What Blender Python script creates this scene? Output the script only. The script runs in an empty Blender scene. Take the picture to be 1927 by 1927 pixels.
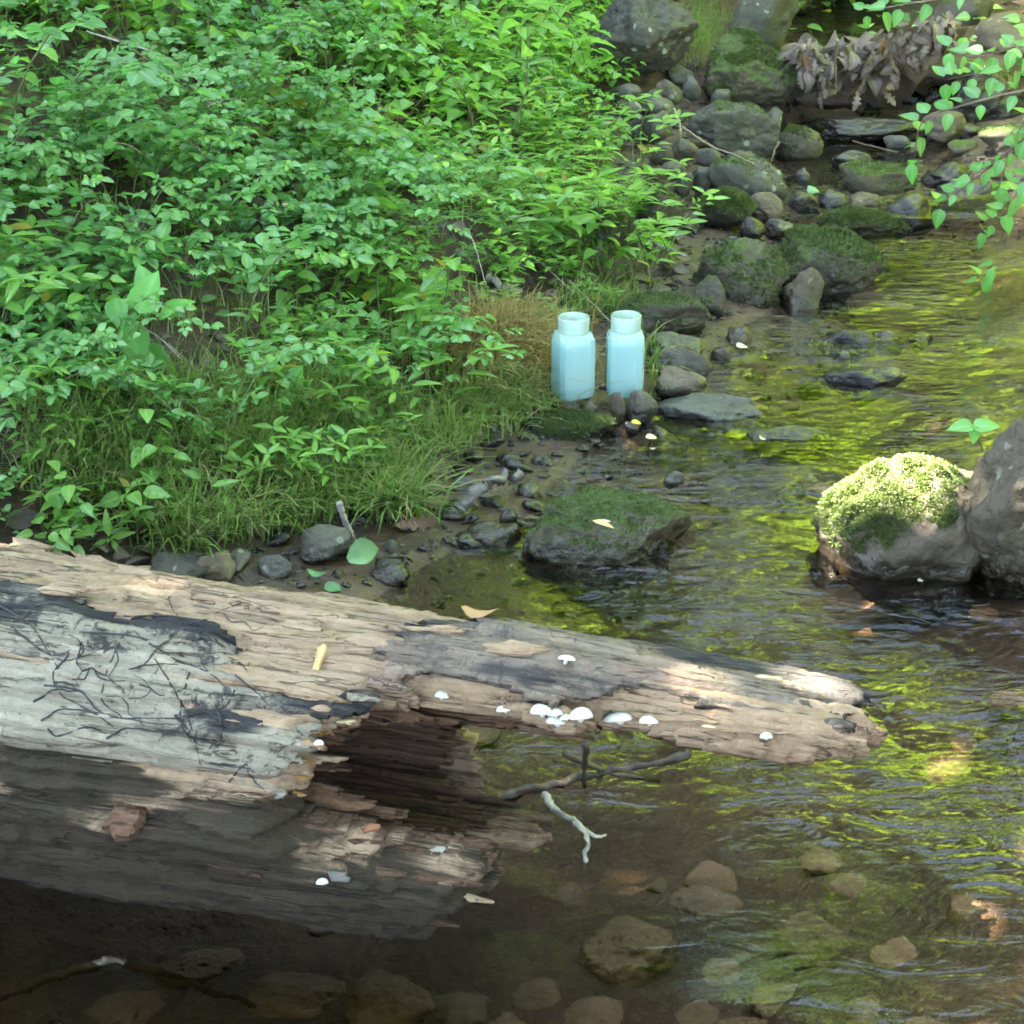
import bpy, bmesh, math, random
import numpy as np
from mathutils import Vector, Matrix
from mathutils.bvhtree import BVHTree

# ------------------------------------------------------------------ camera, sky, sun, exposure
S = bpy.context.scene
CAM = np.array([0.0, 0.0, 1.45]); PITCH = math.radians(25.0); FOV = math.radians(36.0)
cam_d = bpy.data.cameras.new('camera'); cam = bpy.data.objects.new('camera', cam_d)
S.collection.objects.link(cam); S.camera = cam
cam.location = CAM; cam.rotation_euler = (math.radians(90) - PITCH, 0, 0)
cam_d.sensor_fit = 'HORIZONTAL'; cam_d.angle = FOV; cam_d.clip_start = 0.05; cam_d.clip_end = 500
SUN_AZ = math.radians(-100.0); SUN_EL = math.radians(60.0)          # azimuth from +Y towards +X
SUN = np.array([math.sin(SUN_AZ) * math.cos(SUN_EL), math.cos(SUN_AZ) * math.cos(SUN_EL), math.sin(SUN_EL)])
W = bpy.data.worlds.new('World'); S.world = W; W.use_nodes = True
sky_n = W.node_tree.nodes.new('ShaderNodeTexSky'); sky_n.sky_type = 'NISHITA'; sky_n.sun_disc = False
sky_n.sun_elevation = SUN_EL; sky_n.sun_rotation = SUN_AZ
bg = W.node_tree.nodes['Background']; bg.inputs['Strength'].default_value = 0.052
W.node_tree.links.new(sky_n.outputs[0], bg.inputs['Color'])
sun_d = bpy.data.lights.new('sun', 'SUN'); sun_d.energy = 5.0; sun_d.angle = math.radians(0.53); sun_d.color = (1.0, 0.93, 0.82)
sun = bpy.data.objects.new('sun', sun_d); S.collection.objects.link(sun)
sun.rotation_euler = Vector(SUN).to_track_quat('Z', 'Y').to_euler()
S.view_settings.view_transform = 'Standard'; S.view_settings.look = 'None'
S.view_settings.exposure = 5.85; S.view_settings.gamma = 1.0; S.view_settings.use_curve_mapping = False
S.view_settings.use_white_balance = True; S.view_settings.white_balance_temperature = 7250; S.view_settings.white_balance_tint = 5
S.cycles.max_bounces = 6; S.cycles.diffuse_bounces = 3; S.cycles.adaptive_threshold = .02; S.cycles.transparent_max_bounces = 12; S.cycles.use_denoising = True
S.cycles.sample_clamp_indirect = 6.0
S.render.engine = 'CYCLES'; S.cycles.filter_width = 1.7

# ------------------------------------------------------------------ helpers
C = S.collection
rng = np.random.default_rng(7); random.seed(7)
FPX = 963.5 / math.tan(FOV / 2)
FWD = np.array([0, math.cos(PITCH), -math.sin(PITCH)]); UPV = np.array([0, math.sin(PITCH), math.cos(PITCH)]); RIGHT = np.array([1.0, 0, 0])
def ray(px, py):
    return FWD + RIGHT * ((px - 963.5) / FPX) + UPV * ((963.5 - py) / FPX)
def at_z(px, py, z):
    r = ray(px, py); return CAM + r * ((z - CAM[2]) / r[2])
def at_y(px, py, y):
    r = ray(px, py); return CAM + r * (y / r[1])
def project(P):
    P = np.atleast_2d(P) - CAM; d = P @ FWD
    d = np.where(np.abs(d) < 1e-6, 1e-6, d)
    return 963.5 + FPX * (P @ RIGHT) / d, 963.5 - FPX * (P @ UPV) / d, d

def _h(ix, iy, iz, seed):
    h = (ix.astype(np.int64) * 374761393 + iy.astype(np.int64) * 668265263 + iz.astype(np.int64) * 2147483647 + seed * 1274126177) & 0xffffffff
    h = ((h ^ (h >> 13)) * 1274126177) & 0xffffffff
    h = ((h ^ (h >> 16)) * 2246822519) & 0xffffffff
    return ((h ^ (h >> 15)) & 0xffffff) / float(0xffffff) * 2 - 1
def vnoise(P, seed=0):
    P = np.asarray(P, float); F = np.floor(P); t = P - F; t = t * t * t * (t * (t * 6 - 15) + 10); F = F.astype(np.int64)
    r = 0
    for dx in (0, 1):
        wx = t[:, 0] if dx else 1 - t[:, 0]
        for dy in (0, 1):
            wy = t[:, 1] if dy else 1 - t[:, 1]
            for dz in (0, 1):
                wz = t[:, 2] if dz else 1 - t[:, 2]
                r = r + _h(F[:, 0] + dx, F[:, 1] + dy, F[:, 2] + dz, seed) * wx * wy * wz
    return r
def fbm(P, seed=0, o=4, g=.5):
    a, r, P = 1.0, 0, np.asarray(P, float)
    for k in range(o):
        r = r + a * vnoise(P * 2 ** k + 17.3 * k, seed + k); a *= g
    return r
def sstep(a, b, x):
    t = np.clip((x - a) / (b - a), 0, 1); return t * t * (3 - 2 * t)

class MB:
    """collects pieces of ONE mesh"""
    def __init__(s): s.v, s.f, s.a, s.b, s.n = [], [], [], [], 0
    def add(s, v, f, var=0.5, mid=None):
        v = np.asarray(v, float); s.b.append(np.zeros(len(v)) if mid is None else mid)
        s.v.append(v); n = s.n
        s.f.extend([tuple(i + n for i in q) for q in f]); s.n += len(v)
        s.a.append(np.full(len(v), var) if np.isscalar(var) else np.asarray(var, float))
    def mesh(s, name, smooth=True):
        m = bpy.data.meshes.new(name)
        if s.n:
            m.from_pydata(np.concatenate(s.v).tolist(), [], s.f)
            at = m.attributes.new('var', 'FLOAT', 'POINT'); at.data.foreach_set('value', np.concatenate(s.a).astype(np.float32))
            if any(b.any() for b in s.b): m.attributes.new('mid', 'FLOAT', 'POINT').data.foreach_set('value', np.concatenate(s.b).astype(np.float32))
            m.polygons.foreach_set('use_smooth', [smooth] * len(m.polygons))
        return m
def link(name, data, mat=None, parent=None, loc=None):
    o = bpy.data.objects.new(name, data); C.objects.link(o)
    if mat is not None and data is not None and not data.materials: data.materials.append(mat)
    if parent is not None: o.parent = parent
    if loc is not None: o.location = loc
    return o
def tag(o, label, cat, group=None, kind=None):
    o['label'] = label; o['category'] = cat
    if group: o['group'] = group
    if kind: o['kind'] = kind
    return o
def struct(o): o['kind'] = 'structure'; return o
def copy_tree(o, parent=None):
    c = o.copy(); C.objects.link(c); c.parent = parent
    for ch in list(o.children): copy_tree(ch, c)
    return c
def basis(x, up=(0, 0, 1)):
    x = np.asarray(x, float); x = x / (np.linalg.norm(x) + 1e-9)
    y = np.cross(up, x); n = np.linalg.norm(y)
    y = np.array([0, 1.0, 0]) if n < 1e-5 else y / n
    return np.array([x, y, np.cross(x, y)])
def rot_axis(v, axis, a):
    axis = axis / (np.linalg.norm(axis) + 1e-9)
    return v * math.cos(a) + np.cross(axis, v) * math.sin(a) + np.outer(v @ axis, axis).reshape(v.shape) * (1 - math.cos(a))
def spline(pts, n):
    pts = np.asarray(pts, float); t = np.linspace(0, len(pts) - 1, n)
    P = np.vstack([2 * pts[0] - pts[1], pts, 2 * pts[-1] - pts[-2]])
    i = np.clip(t.astype(int), 0, len(pts) - 2); u = (t - i)[:, None]
    a, b, c, d = P[i], P[i + 1], P[i + 2], P[i + 3]
    return .5 * ((2 * b) + (-a + c) * u + (2 * a - 5 * b + 4 * c - d) * u ** 2 + (-a + 3 * b - 3 * c + d) * u ** 3)
def tube(mb, pts, r0, r1=None, sides=5, n=None, var=.5, rough=0., seed=0):
    r1 = r0 if r1 is None else r1
    P = spline(pts, n or max(4, 4 * len(pts))); k = len(P)
    T = np.gradient(P, axis=0); V = []
    for i in range(k):
        b = basis(T[i], (0.13, .21, .97)); r = r0 + (r1 - r0) * i / (k - 1)
        for j in range(sides):
            a = 2 * math.pi * j / sides
            V.append(P[i] + (b[1] * math.cos(a) + b[2] * math.sin(a)) * r)
    V = np.array(V)
    if rough: V = V + np.stack([fbm(V * 30, seed + q, 2) + .6 * fbm(V * 130, seed + q + 5, 2) for q in range(3)], 1) * rough
    F = [(i * sides + j, i * sides + (j + 1) % sides, (i + 1) * sides + (j + 1) % sides, (i + 1) * sides + j) for i in range(k - 1) for j in range(sides)]
    F += [tuple(range(sides))[::-1], tuple(range((k - 1) * sides, k * sides))]
    mb.add(V, F, var)

# ------------------------------------------------------------------ materials
KA = .69
def kk(c): return tuple(x * KA for x in c)
def nt(name):
    m = bpy.data.materials.new(name); m.use_nodes = True; t = m.node_tree
    for n in list(t.nodes): t.nodes.remove(n)
    return m, t, (lambda ty, **k: _node(t, ty, k)), t.links.new
def _node(t, ty, k):
    n = t.nodes.new('ShaderNode' + ty)
    for a, v in k.items():
        if a in ('op',): n.operation = v
        elif hasattr(n, a) and a not in ('inputs',): setattr(n, a, v)
    return n
def ramp(N, stops):
    r = N('ValToRGB'); e = r.color_ramp.elements
    while len(e) < len(stops): e.new(.5)
    for q, (p, c) in zip(e, stops): q.position = p; q.color = (*c, 1) if len(c) == 3 else c
    return r
def noise_n(N, L, scale, detail=4, rough=.55, vec=None, dist=0):
    n = N('TexNoise'); n.inputs['Scale'].default_value = scale; n.inputs['Detail'].default_value = detail
    n.inputs['Roughness'].default_value = rough; n.inputs['Distortion'].default_value = dist
    if vec is not None: L(vec, n.inputs['Vector'])
    return n
def math_n(N, L, op, a, b):
    n = N('Math', op=op)
    for i, x in enumerate((a, b)):
        if x is None: continue
        if isinstance(x, (int, float)): n.inputs[i].default_value = x
        else: L(x, n.inputs[i])
    return n.outputs[0]
def mixc(N, L, fac, a, b):
    n = N('MixRGB')
    for i, x in enumerate((fac, a, b)):
        if isinstance(x, (int, float)): n.inputs[i].default_value = x
        elif isinstance(x, tuple): n.inputs[i].default_value = (*x, 1)
        else: L(x, n.inputs[i])
    return n.outputs[0]
def bump_n(N, L, h, strength, dist):
    b = N('Bump'); b.inputs['Strength'].default_value = strength; b.inputs['Distance'].default_value = dist
    L(h, b.inputs['Height']); return b.outputs[0]

def leaf_mat(name, ca, cb, trans, tfac=.38, rough=.42, odd=(.30, .25, .03), oddp=.982):
    if 'canopy' not in name: ca, cb, trans, odd = kk(ca), kk(cb), tuple(x * .8 for x in trans), kk(odd)
    m, t, N, L = nt(name)
    a = N('Attribute', attribute_name='var'); oi = N('ObjectInfo')
    tc = N('TexCoord'); nz = noise_n(N, L, 14, 2, .5, tc.outputs['Object'])
    f = math_n(N, L, 'ADD', math_n(N, L, 'MULTIPLY', a.outputs['Fac'], .75), math_n(N, L, 'MULTIPLY', oi.outputs['Random'], .55))
    f = math_n(N, L, 'SUBTRACT', f, .12)
    col = mixc(N, L, f, ca, cb)
    col = mixc(N, L, math_n(N, L, 'MULTIPLY', nz.outputs[0], .30), col, cb)
    md = N('Attribute', attribute_name='mid'); rb = N('MapRange'); L(md.outputs['Fac'], rb.inputs[0]); rb.inputs[1].default_value = .72; rb.inputs[2].default_value = 1.0; rb.inputs[4].default_value = .45
    col = mixc(N, L, rb.outputs[0], col, tuple(min(1, x * 1.5 + .03) for x in cb))
    isodd = math_n(N, L, 'GREATER_THAN', a.outputs['Fac'], oddp)
    col = mixc(N, L, isodd, col, odd)
    p = N('BsdfPrincipled'); L(col, p.inputs['Base Color']); p.inputs['Roughness'].default_value = rough
    p.inputs['Specular IOR Level'].default_value = .6
    tr = N('BsdfTranslucent'); L(mixc(N, L, .6, col, trans), tr.inputs['Color'])
    mx = N('MixShader'); mx.inputs[0].default_value = tfac; L(p.outputs[0], mx.inputs[1]); L(tr.outputs[0], mx.inputs[2])
    o = N('OutputMaterial'); L(mx.outputs[0], o.inputs[0]); return m
def simple_mat(name, ca, cb, scale=20, rough=.8, bump=.3, dist=.004, spec=.3, detail=5):
    ca, cb = kk(ca), kk(cb)
    m, t, N, L = nt(name)
    tc = N('TexCoord'); oi = N('ObjectInfo'); nz = noise_n(N, L, scale, detail, .6, tc.outputs['Object'])
    f = math_n(N, L, 'ADD', nz.outputs[0], math_n(N, L, 'MULTIPLY', math_n(N, L, 'SUBTRACT', oi.outputs['Random'], .5), .5))
    r = ramp(N, [(.3, ca), (.7, cb)]); L(f, r.inputs[0])
    p = N('BsdfPrincipled'); L(r.outputs[0], p.inputs['Base Color']); p.inputs['Roughness'].default_value = rough
    p.inputs['Specular IOR Level'].default_value = spec
    L(bump_n(N, L, nz.outputs[0], bump, dist), p.inputs['Normal'])
    o = N('OutputMaterial'); L(p.outputs[0], o.inputs[0]); return m

def rock_mat(name, ca, cb, moss=0., mossc=((.03, .055, .012), (.075, .12, .025)), wet=.035, lichen=0., rough=.72):
    """stone with grain and cracks, moss where it faces up, dark wet band near the water"""
    ca, cb, mossc = kk(ca), kk(cb), tuple(kk(c) for c in mossc)
    m, t, N, L = nt(name)
    g = N('NewGeometry'); tc = N('TexCoord'); oi = N('ObjectInfo')
    vadd = N('VectorMath', op='ADD'); L(tc.outputs['Object'], vadd.inputs[0]); L(oi.outputs['Random'], vadd.inputs[1])
    v = vadd.outputs[0]
    n1 = noise_n(N, L, 9, 6, .65, v, .6); n2 = noise_n(N, L, 60, 4, .6, v)
    r = ramp(N, [(.28, ca), (.5, tuple((x + y) / 2 for x, y in zip(ca, cb))), (.72, cb)]); L(n1.outputs[0], r.inputs[0])
    col = mixc(N, L, math_n(N, L, 'MULTIPLY', n2.outputs[0], .35), r.outputs[0], tuple(x * .45 for x in ca))
    tint = math_n(N, L, 'ADD', .75, math_n(N, L, 'MULTIPLY', oi.outputs['Random'], .5))
    tn = N('VectorMath', op='SCALE'); L(col, tn.inputs[0]); L(tint, tn.inputs['Scale']); col = tn.outputs[0]
    nd = noise_n(N, L, 3.2, 5, .7, v, .8); dr = ramp(N, [(.46, (0, 0, 0)), (.62, (1, 1, 1))]); L(nd.outputs[0], dr.inputs[0])
    col = mixc(N, L, math_n(N, L, 'MULTIPLY', dr.outputs[0], .6), col, (.062, .050, .034))
    if lichen:
        vo = N('TexVoronoi'); vo.inputs['Scale'].default_value = 22; L(v, vo.inputs['Vector'])
        lm = math_n(N, L, 'MULTIPLY', math_n(N, L, 'LESS_THAN', vo.outputs['Distance'], .28), math_n(N, L, 'GREATER_THAN', n1.outputs[0], .54))
        col = mixc(N, L, math_n(N, L, 'MULTIPLY', lm, lichen), col, (.30, .34, .28))
    sp = N('SeparateXYZ'); L(g.outputs['Position'], sp.inputs[0]); sn = N('SeparateXYZ'); L(g.outputs['Normal'], sn.inputs[0])
    h = math_n(N, L, 'ADD', math_n(N, L, 'MULTIPLY', n1.outputs[0], .5), math_n(N, L, 'MULTIPLY', n2.outputs[0], .5))
    if moss > 0:
        n3 = noise_n(N, L, 5, 5, .7, v, .3)
        k = math_n(N, L, 'ADD', math_n(N, L, 'MULTIPLY', sn.outputs[2], .55), math_n(N, L, 'MULTIPLY', n3.outputs[0], 1.5))
        mr = ramp(N, [(0, (0, 0, 0)), (1, (1, 1, 1))]); mr.color_ramp.elements[0].position = .5; mr.color_ramp.elements[1].position = .62
        L(math_n(N, L, 'MULTIPLY', math_n(N, L, 'ADD', k, moss - 1.15), 1.0), mr.inputs[0])
        n4 = noise_n(N, L, 34, 5, .7, v)
        mc = ramp(N, [(.3, mossc[0]), (.7, mossc[1])]); L(n4.outputs[0], mc.inputs[0])
        col = mixc(N, L, mr.outputs[0], col, mc.outputs[0])
        n5 = noise_n(N, L, 130, 3, .7, v)
        h = math_n(N, L, 'ADD', h, math_n(N, L, 'MULTIPLY', math_n(N, L, 'MULTIPLY', mr.outputs[0], n5.outputs[0]), 1.0))
    # wet band
    wz = math_n(N, L, 'ADD', sp.outputs[2], math_n(N, L, 'MULTIPLY', n1.outputs[0], -.05))
    wr = N('MapRange'); L(wz, wr.inputs[0]); wr.inputs[1].default_value = wet - .03; wr.inputs[2].default_value = wet - .005
    wr.inputs[3].default_value = 1; wr.inputs[4].default_value = 0
    dark = N('VectorMath', op='SCALE'); L(col, dark.inputs[0]); dark.inputs['Scale'].default_value = .42
    col = mixc(N, L, wr.outputs[0], col, dark.outputs[0])
    p = N('BsdfPrincipled'); L(col, p.inputs['Base Color'])
    rr = N('MapRange'); L(wr.outputs[0], rr.inputs[0]); rr.inputs[3].default_value = rough; rr.inputs[4].default_value = .22
    L(rr.outputs[0], p.inputs['Roughness']); p.inputs['Specular IOR Level'].default_value = .4
    L(bump_n(N, L, h, .9, .016), p.inputs['Normal'])
    o = N('OutputMaterial'); L(p.outputs[0], o.inputs[0]); return m

M = {}
M['rose'] = leaf_mat('rose_leaf', (.065, .18, .060), (.21, .45, .14), (.19, .58, .11), .46, .38)
M['herb'] = leaf_mat('herb_leaf', (.085, .24, .050), (.27, .53, .11), (.30, .68, .09), .48, .38)
M['lance'] = leaf_mat('lance_leaf', (.090, .24, .055), (.27, .51, .11), (.30, .66, .09), .48, .38)
M['seedling'] = leaf_mat('seedling_leaf', (.08, .30, .055), (.15, .42, .085), (.24, .60, .07), .42, oddp=1.1)
M['shrub'] = leaf_mat('shrub_leaf', (.040, .18, .050), (.11, .31, .085), (.16, .50, .07), .42, oddp=1.1)
M['cover'] = leaf_mat('cover_leaf', (.08, .20, .055), (.17, .35, .09), (.2, .48, .08), .35)
M['grass'] = leaf_mat('grass_blade', (.11, .23, .05), (.24, .38, .10), (.28, .45, .10), .38, .5, (.38, .31, .17), .80)
M['straw'] = leaf_mat('straw_blade', (.34, .23, .09), (.52, .40, .19), (.45, .35, .14), .35, .7, (.14, .21, .05), .85)
M['canopy'] = leaf_mat('canopy_leaf', (.09, .19, .025), (.17, .31, .04), (.52, .70, .05), .50, .45, oddp=1.1)
M['canopy_dark'] = leaf_mat('dark_canopy_leaf', (.030, .065, .016), (.060, .115, .024), (.15, .25, .03), .40, .45, oddp=1.1)
M['dead'] = leaf_mat('dead_leaf', (.030, .022, .019), (.155, .115, .095), (.2, .12, .07), .15, .7, (.26, .13, .07), .95)
M['stem'] = simple_mat('green_stem', (.06, .09, .03), (.12, .14, .05), 30, .6, .1)
M['twig'] = simple_mat('dry_twig', (.10, .075, .05), (.26, .21, .15), 40, .8, .3)
M['pale_twig'] = simple_mat('pale_twig', (.22, .20, .165), (.42, .39, .34), 60, .8, .3)
M['wet_twig'] = simple_mat('wet_twig', (.03, .022, .015), (.10, .07, .045), 40, .5, .3)
M['driftwood'] = simple_mat('driftwood', (.10, .09, .085), (.30, .28, .26), 25, .75, .5)
M['bark'] = simple_mat('tree_bark', (.05, .04, .03), (.13, .11, .085), 12, .9, 1, .03)
M['moss_dark'] = leaf_mat('moss_strand', (.030, .050, .010), (.075, .115, .022), (.12, .2, .03), .25, .7, oddp=1.1)
M['moss_bright'] = leaf_mat('bright_moss_strand', (.042, .072, .014), (.098, .138, .034), (.14, .2, .04), .25, .7, oddp=1.1)
DK = lambda c: (c[0] * .60, c[1] * .57, c[2] * .50)
M['r_grey'] = rock_mat('grey_stone', DK((.085, .085, .083)), DK((.21, .205, .195)), 0, lichen=.4)
M['r_blue'] = rock_mat('blue_grey_stone', DK((.065, .075, .085)), DK((.17, .185, .20)), 0, wet=.0)
M['r_brown'] = rock_mat('brown_stone', DK((.075, .058, .042)), DK((.20, .165, .125)), .10, lichen=.2)
M['r_olive'] = rock_mat('olive_brown_stone', (.042, .034, .021), (.112, .092, .058), .30, lichen=.22)
M['r_moss'] = rock_mat('mossy_stone', DK((.060, .055, .045)), DK((.16, .150, .120)), .60)
M['r_moss2'] = rock_mat('thick_moss_stone', DK((.045, .042, .035)), DK((.12, .11, .09)), .78)
M['r_half'] = rock_mat('half_mossy_stone', DK((.075, .080, .080)), DK((.20, .205, .20)), .42, lichen=.5)
M['r_wet'] = rock_mat('wet_stone', (.022, .020, .021), (.075, .070, .072), 0, wet=.35, rough=.3)
M['r_tan'] = rock_mat('tan_stone', DK((.14, .11, .085)), DK((.31, .26, .21)), 0)
M['r_bed'] = rock_mat('silted_stone', (.16, .10, .066), (.31, .215, .15), 0, wet=-.5)
M['r_sun'] = rock_mat('moss_capped_stone', (.034, .026, .018), (.095, .074, .052), .34, ((.07, .12, .015), (.15, .22, .035)))

# ------------------------------------------------------------------ terrain
LEFT = np.array([(-6, .4), (-3.2, 1.7), (-2.4, 2.15), (-1.4, 2.52), (-.8, 2.72), (-.47, 2.93), (-.22, 3.26), (-.06, 3.6), (.08, 3.95), (.28, 4.3), (.48, 4.7), (.58, 5.3), (.50, 6.0), (.44, 6.7), (.62, 7.6), (1.0, 9), (1.2, 14), (1, 60)], float)
RIGHTP = np.array([(.7, -60), (.7, 0), (.95, 1.2), (1.3, 2.2), (1.75, 4), (2.1, 5.4), (2.3, 7), (2.7, 9), (3.1, 14), (3, 60)], float)
def sdist(x, y, P):
    best = np.full(x.shape, 1e9); sg = np.zeros(x.shape)
    for a, b in zip(P[:-1], P[1:]):
        d = b - a; t = np.clip(((x - a[0]) * d[0] + (y - a[1]) * d[1]) / (d @ d), 0, 1)
        ex, ey = x - a[0] - t * d[0], y - a[1] - t * d[1]; q = ex * ex + ey * ey
        cr = d[0] * (y - a[1]) - d[1] * (x - a[0])
        upd = q < best - 1e-12; best = np.where(upd, q, best); sg = np.where(upd, np.sign(cr), sg)
    return np.sqrt(best) * sg            # positive on the left hand of the direction of travel
def height(x, y):
    x = np.asarray(x, float); y = np.asarray(y, float); sh = x.shape; x = x.ravel(); y = y.ravel()
    dl = sdist(x, y, LEFT); dr = -sdist(x, y, RIGHTP)
    P = np.stack([x, y, np.zeros_like(x)], 1)
    n1 = fbm(P * 1.3, 3, 4); n2 = fbm(P * 7, 5, 3)
    rise = sstep(5.2, 6.4, y) * .10 + sstep(6.8, 7.3, y) * .24 + np.maximum(y - 7.3, 0) * .06
    bedz = -.21 + .03 * n1 + .012 * n2
    def bank(d, sl):
        z = np.interp(d, [-.80, -.45, -.27, 0, .18, 1.0, 3.0, 8, 60], [-.21, -.07, .008, .035, .085, .085 + .82 * sl, .085 + 2.6 * sl, .085 + 5.2 * sl, .085 + 16 * sl])
        return z
    zl = bank(dl, .46); zr = bank(dr, .38)
    z = np.maximum(zl, zr); z = np.maximum(z, bank(.2 - y + .35 * n1, .3) * 1.0)
    onb = sstep(0, .6, np.maximum(dl, dr))
    z = z + rise + onb * (.07 * n1 + .025 * n2) + (1 - onb) * (.018 * n1 + .012 * n2)
    return z.reshape(sh)
def axis(fine0, fine1, step, far):
    a = np.arange(fine0, fine1 + 1e-6, step); g = []; s, d = step, 0
    while d < far: s *= 1.22; d += s; g.append(d)
    g = np.array(g); return np.concatenate([fine0 - g[::-1], a, fine1 + g])
gx = axis(-3.6, 2.6, .035, 70); gy = axis(.3, 8.6, .035, 70)
GX, GY = np.meshgrid(gx, gy); GZ = height(GX, GY)
GV = np.stack([GX, GY, GZ], -1).reshape(-1, 3); nx = len(gx)
GF = [(j * nx + i, j * nx + i + 1, (j + 1) * nx + i + 1, (j + 1) * nx + i) for j in range(len(gy) - 1) for i in range(nx - 1)]
mb = MB(); mb.add(GV, GF, sdist(GV[:, 0], GV[:, 1], LEFT))
def ground_mat():
    m, t, N, L = nt('soil_and_silt')
    g = N('NewGeometry'); a = N('Attribute', attribute_name='var'); sp = N('SeparateXYZ'); L(g.outputs['Position'], sp.inputs[0])
    n1 = noise_n(N, L, 5, 6, .65, g.outputs['Position']); n2 = noise_n(N, L, 55, 5, .65, g.outputs['Position'])
    vo = N('TexVoronoi'); vo.inputs['Scale'].default_value = 26; L(g.outputs['Position'], vo.inputs['Vector'])
    litter = ramp(N, [(.1, (.019, .012, .008)), (.5, (.052, .033, .021)), (.85, (.10, .069, .045))])
    f = math_n(N, L, 'ADD', math_n(N, L, 'MULTIPLY', n2.outputs[0], .6), math_n(N, L, 'MULTIPLY', vo.outputs['Color'], .4)); L(f, litter.inputs[0])
    silt = ramp(N, [(.3, (.024, .0145, .0098)), (.7, (.070, .041, .028))]); L(n1.outputs[0], silt.inputs[0])
    up = N('MapRange'); L(sp.outputs[2], up.inputs[0]); up.inputs[1].default_value = .02; up.inputs[2].default_value = .12
    col = mixc(N, L, up.outputs[0], silt.outputs[0], litter.outputs[0])
    p = N('BsdfPrincipled'); L(col, p.inputs['Base Color'])
    rr = N('MapRange'); L(sp.outputs[2], rr.inputs[0]); rr.inputs[1].default_value = .0; rr.inputs[2].default_value = .08; rr.inputs[3].default_value = .3; rr.inputs[4].default_value = .9
    L(rr.outputs[0], p.inputs['Roughness'])
    h = math_n(N, L, 'ADD', n2.outputs[0], math_n(N, L, 'MULTIPLY', vo.outputs['Distance'], .6))
    L(bump_n(N, L, h, .8, .02), p.inputs['Normal'])
    o = N('OutputMaterial'); L(p.outputs[0], o.inputs[0]); return m
ground = struct(link('ground', mb.mesh('ground'), ground_mat()))
ok = (GV[:, 0] > -8) & (GV[:, 0] < 8) & (GV[:, 1] < 16) & (GV[:, 1] > -3)
gbvh = BVHTree.FromPolygons(GV.tolist(), GF)
def hit(px, py, bvh=None):
    r = ray(px, py); r = r / np.linalg.norm(r)
    h = (bvh or gbvh).ray_cast(Vector(CAM), Vector(r), 60)
    if h[0] is None: return None, None
    p, n = np.array(h[0]), np.array(h[1])
    return p, (n if n @ (CAM - p) > 0 else -n)
def gz(x, y):
    return float(height(np.array([x]), np.array([y]))[0])

# ------------------------------------------------------------------ water
def water_mat(name, amp, tint, murk):
    m, t, N, L = nt(name)
    g = N('NewGeometry'); sp = N('SeparateXYZ'); L(g.outputs['Position'], sp.inputs[0])
    mp = N('Mapping'); L(g.outputs['Position'], mp.inputs[0]); mp.inputs['Rotation'].default_value = (0, 0, .30); mp.inputs['Scale'].default_value = (1, 2.3, 1)
    big = noise_n(N, L, 2.1, 3, .5, g.outputs['Position'], .6)
    n1 = noise_n(N, L, 7.0, 3, .48, mp.outputs[0], 1.6); n2 = noise_n(N, L, 26, 2, .5, mp.outputs[0], .6)
    h = math_n(N, L, 'ADD', n1.outputs[0], math_n(N, L, 'MULTIPLY', n2.outputs[0], .15))
    # livelier water out in the current, calm in the lee of the log
    calm = N('MapRange'); L(math_n(N, L, 'ADD', sp.outputs[1], math_n(N, L, 'MULTIPLY', sp.outputs[0], .35)), calm.inputs[0])
    calm.inputs[1].default_value = 2.0; calm.inputs[2].default_value = 2.75; calm.inputs[3].default_value = .09; calm.inputs[4].default_value = 1
    reg = N('MapRange'); L(big.outputs[0], reg.inputs[0]); reg.inputs[1].default_value = .40; reg.inputs[2].default_value = .58; reg.inputs[3].default_value = .14; reg.inputs[4].default_value = 1
    h = math_n(N, L, 'MULTIPLY', math_n(N, L, 'MULTIPLY', h, calm.outputs[0]), reg.outputs[0])
    nrm = bump_n(N, L, h, 1.0, amp)
    fr = N('Fresnel'); fr.inputs['IOR'].default_value = 1.34; L(nrm, fr.inputs['Normal'])
    gl = N('BsdfGlossy'); gl.inputs['Roughness'].default_value = .015; L(nrm, gl.inputs['Normal']); gl.inputs['Color'].default_value = (1, 1, 1, 1)
    tr = N('BsdfTransparent'); tr.inputs['Color'].default_value = (*tint, 1)
    df = N('BsdfDiffuse'); df.inputs['Color'].default_value = (.07, .052, .031, 1)
    a = N('MixShader'); a.inputs[0].default_value = murk; L(tr.outputs[0], a.inputs[1]); L(df.outputs[0], a.inputs[2])
    b = N('MixShader'); L(fr.outputs[0], b.inputs[0]); L(a.outputs[0], b.inputs[1]); L(gl.outputs[0], b.inputs[2])
    o = N('OutputMaterial'); L(b.outputs[0], o.inputs[0]); return m
WM = water_mat('stream_water', .031, (.88, .82, .74), .012)
def sheet(name, pts, z):
    m = bpy.data.meshes.new(name); m.from_pydata([(x, y, z) for x, y in pts], [], [tuple(range(len(pts)))])
    return struct(link(name, m, WM))
sheet('water', [(-5.5, -1), (1.6, -1), (1.9, 3), (2.4, 5.62), (1.9, 5.7), (1.2, 5.62), (.35, 5.6), (-5.5, 2.9)], 0)
sheet('stream', [(.3, 5.35), (1.1, 5.42), (1.7, 5.4), (2.5, 5.5), (2.8, 7.25), (.3, 7.25)], .055)
sheet('stream', [(.3, 7.1), (2.9, 7.1), (3.6, 12), (.6, 12)], .30)

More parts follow.
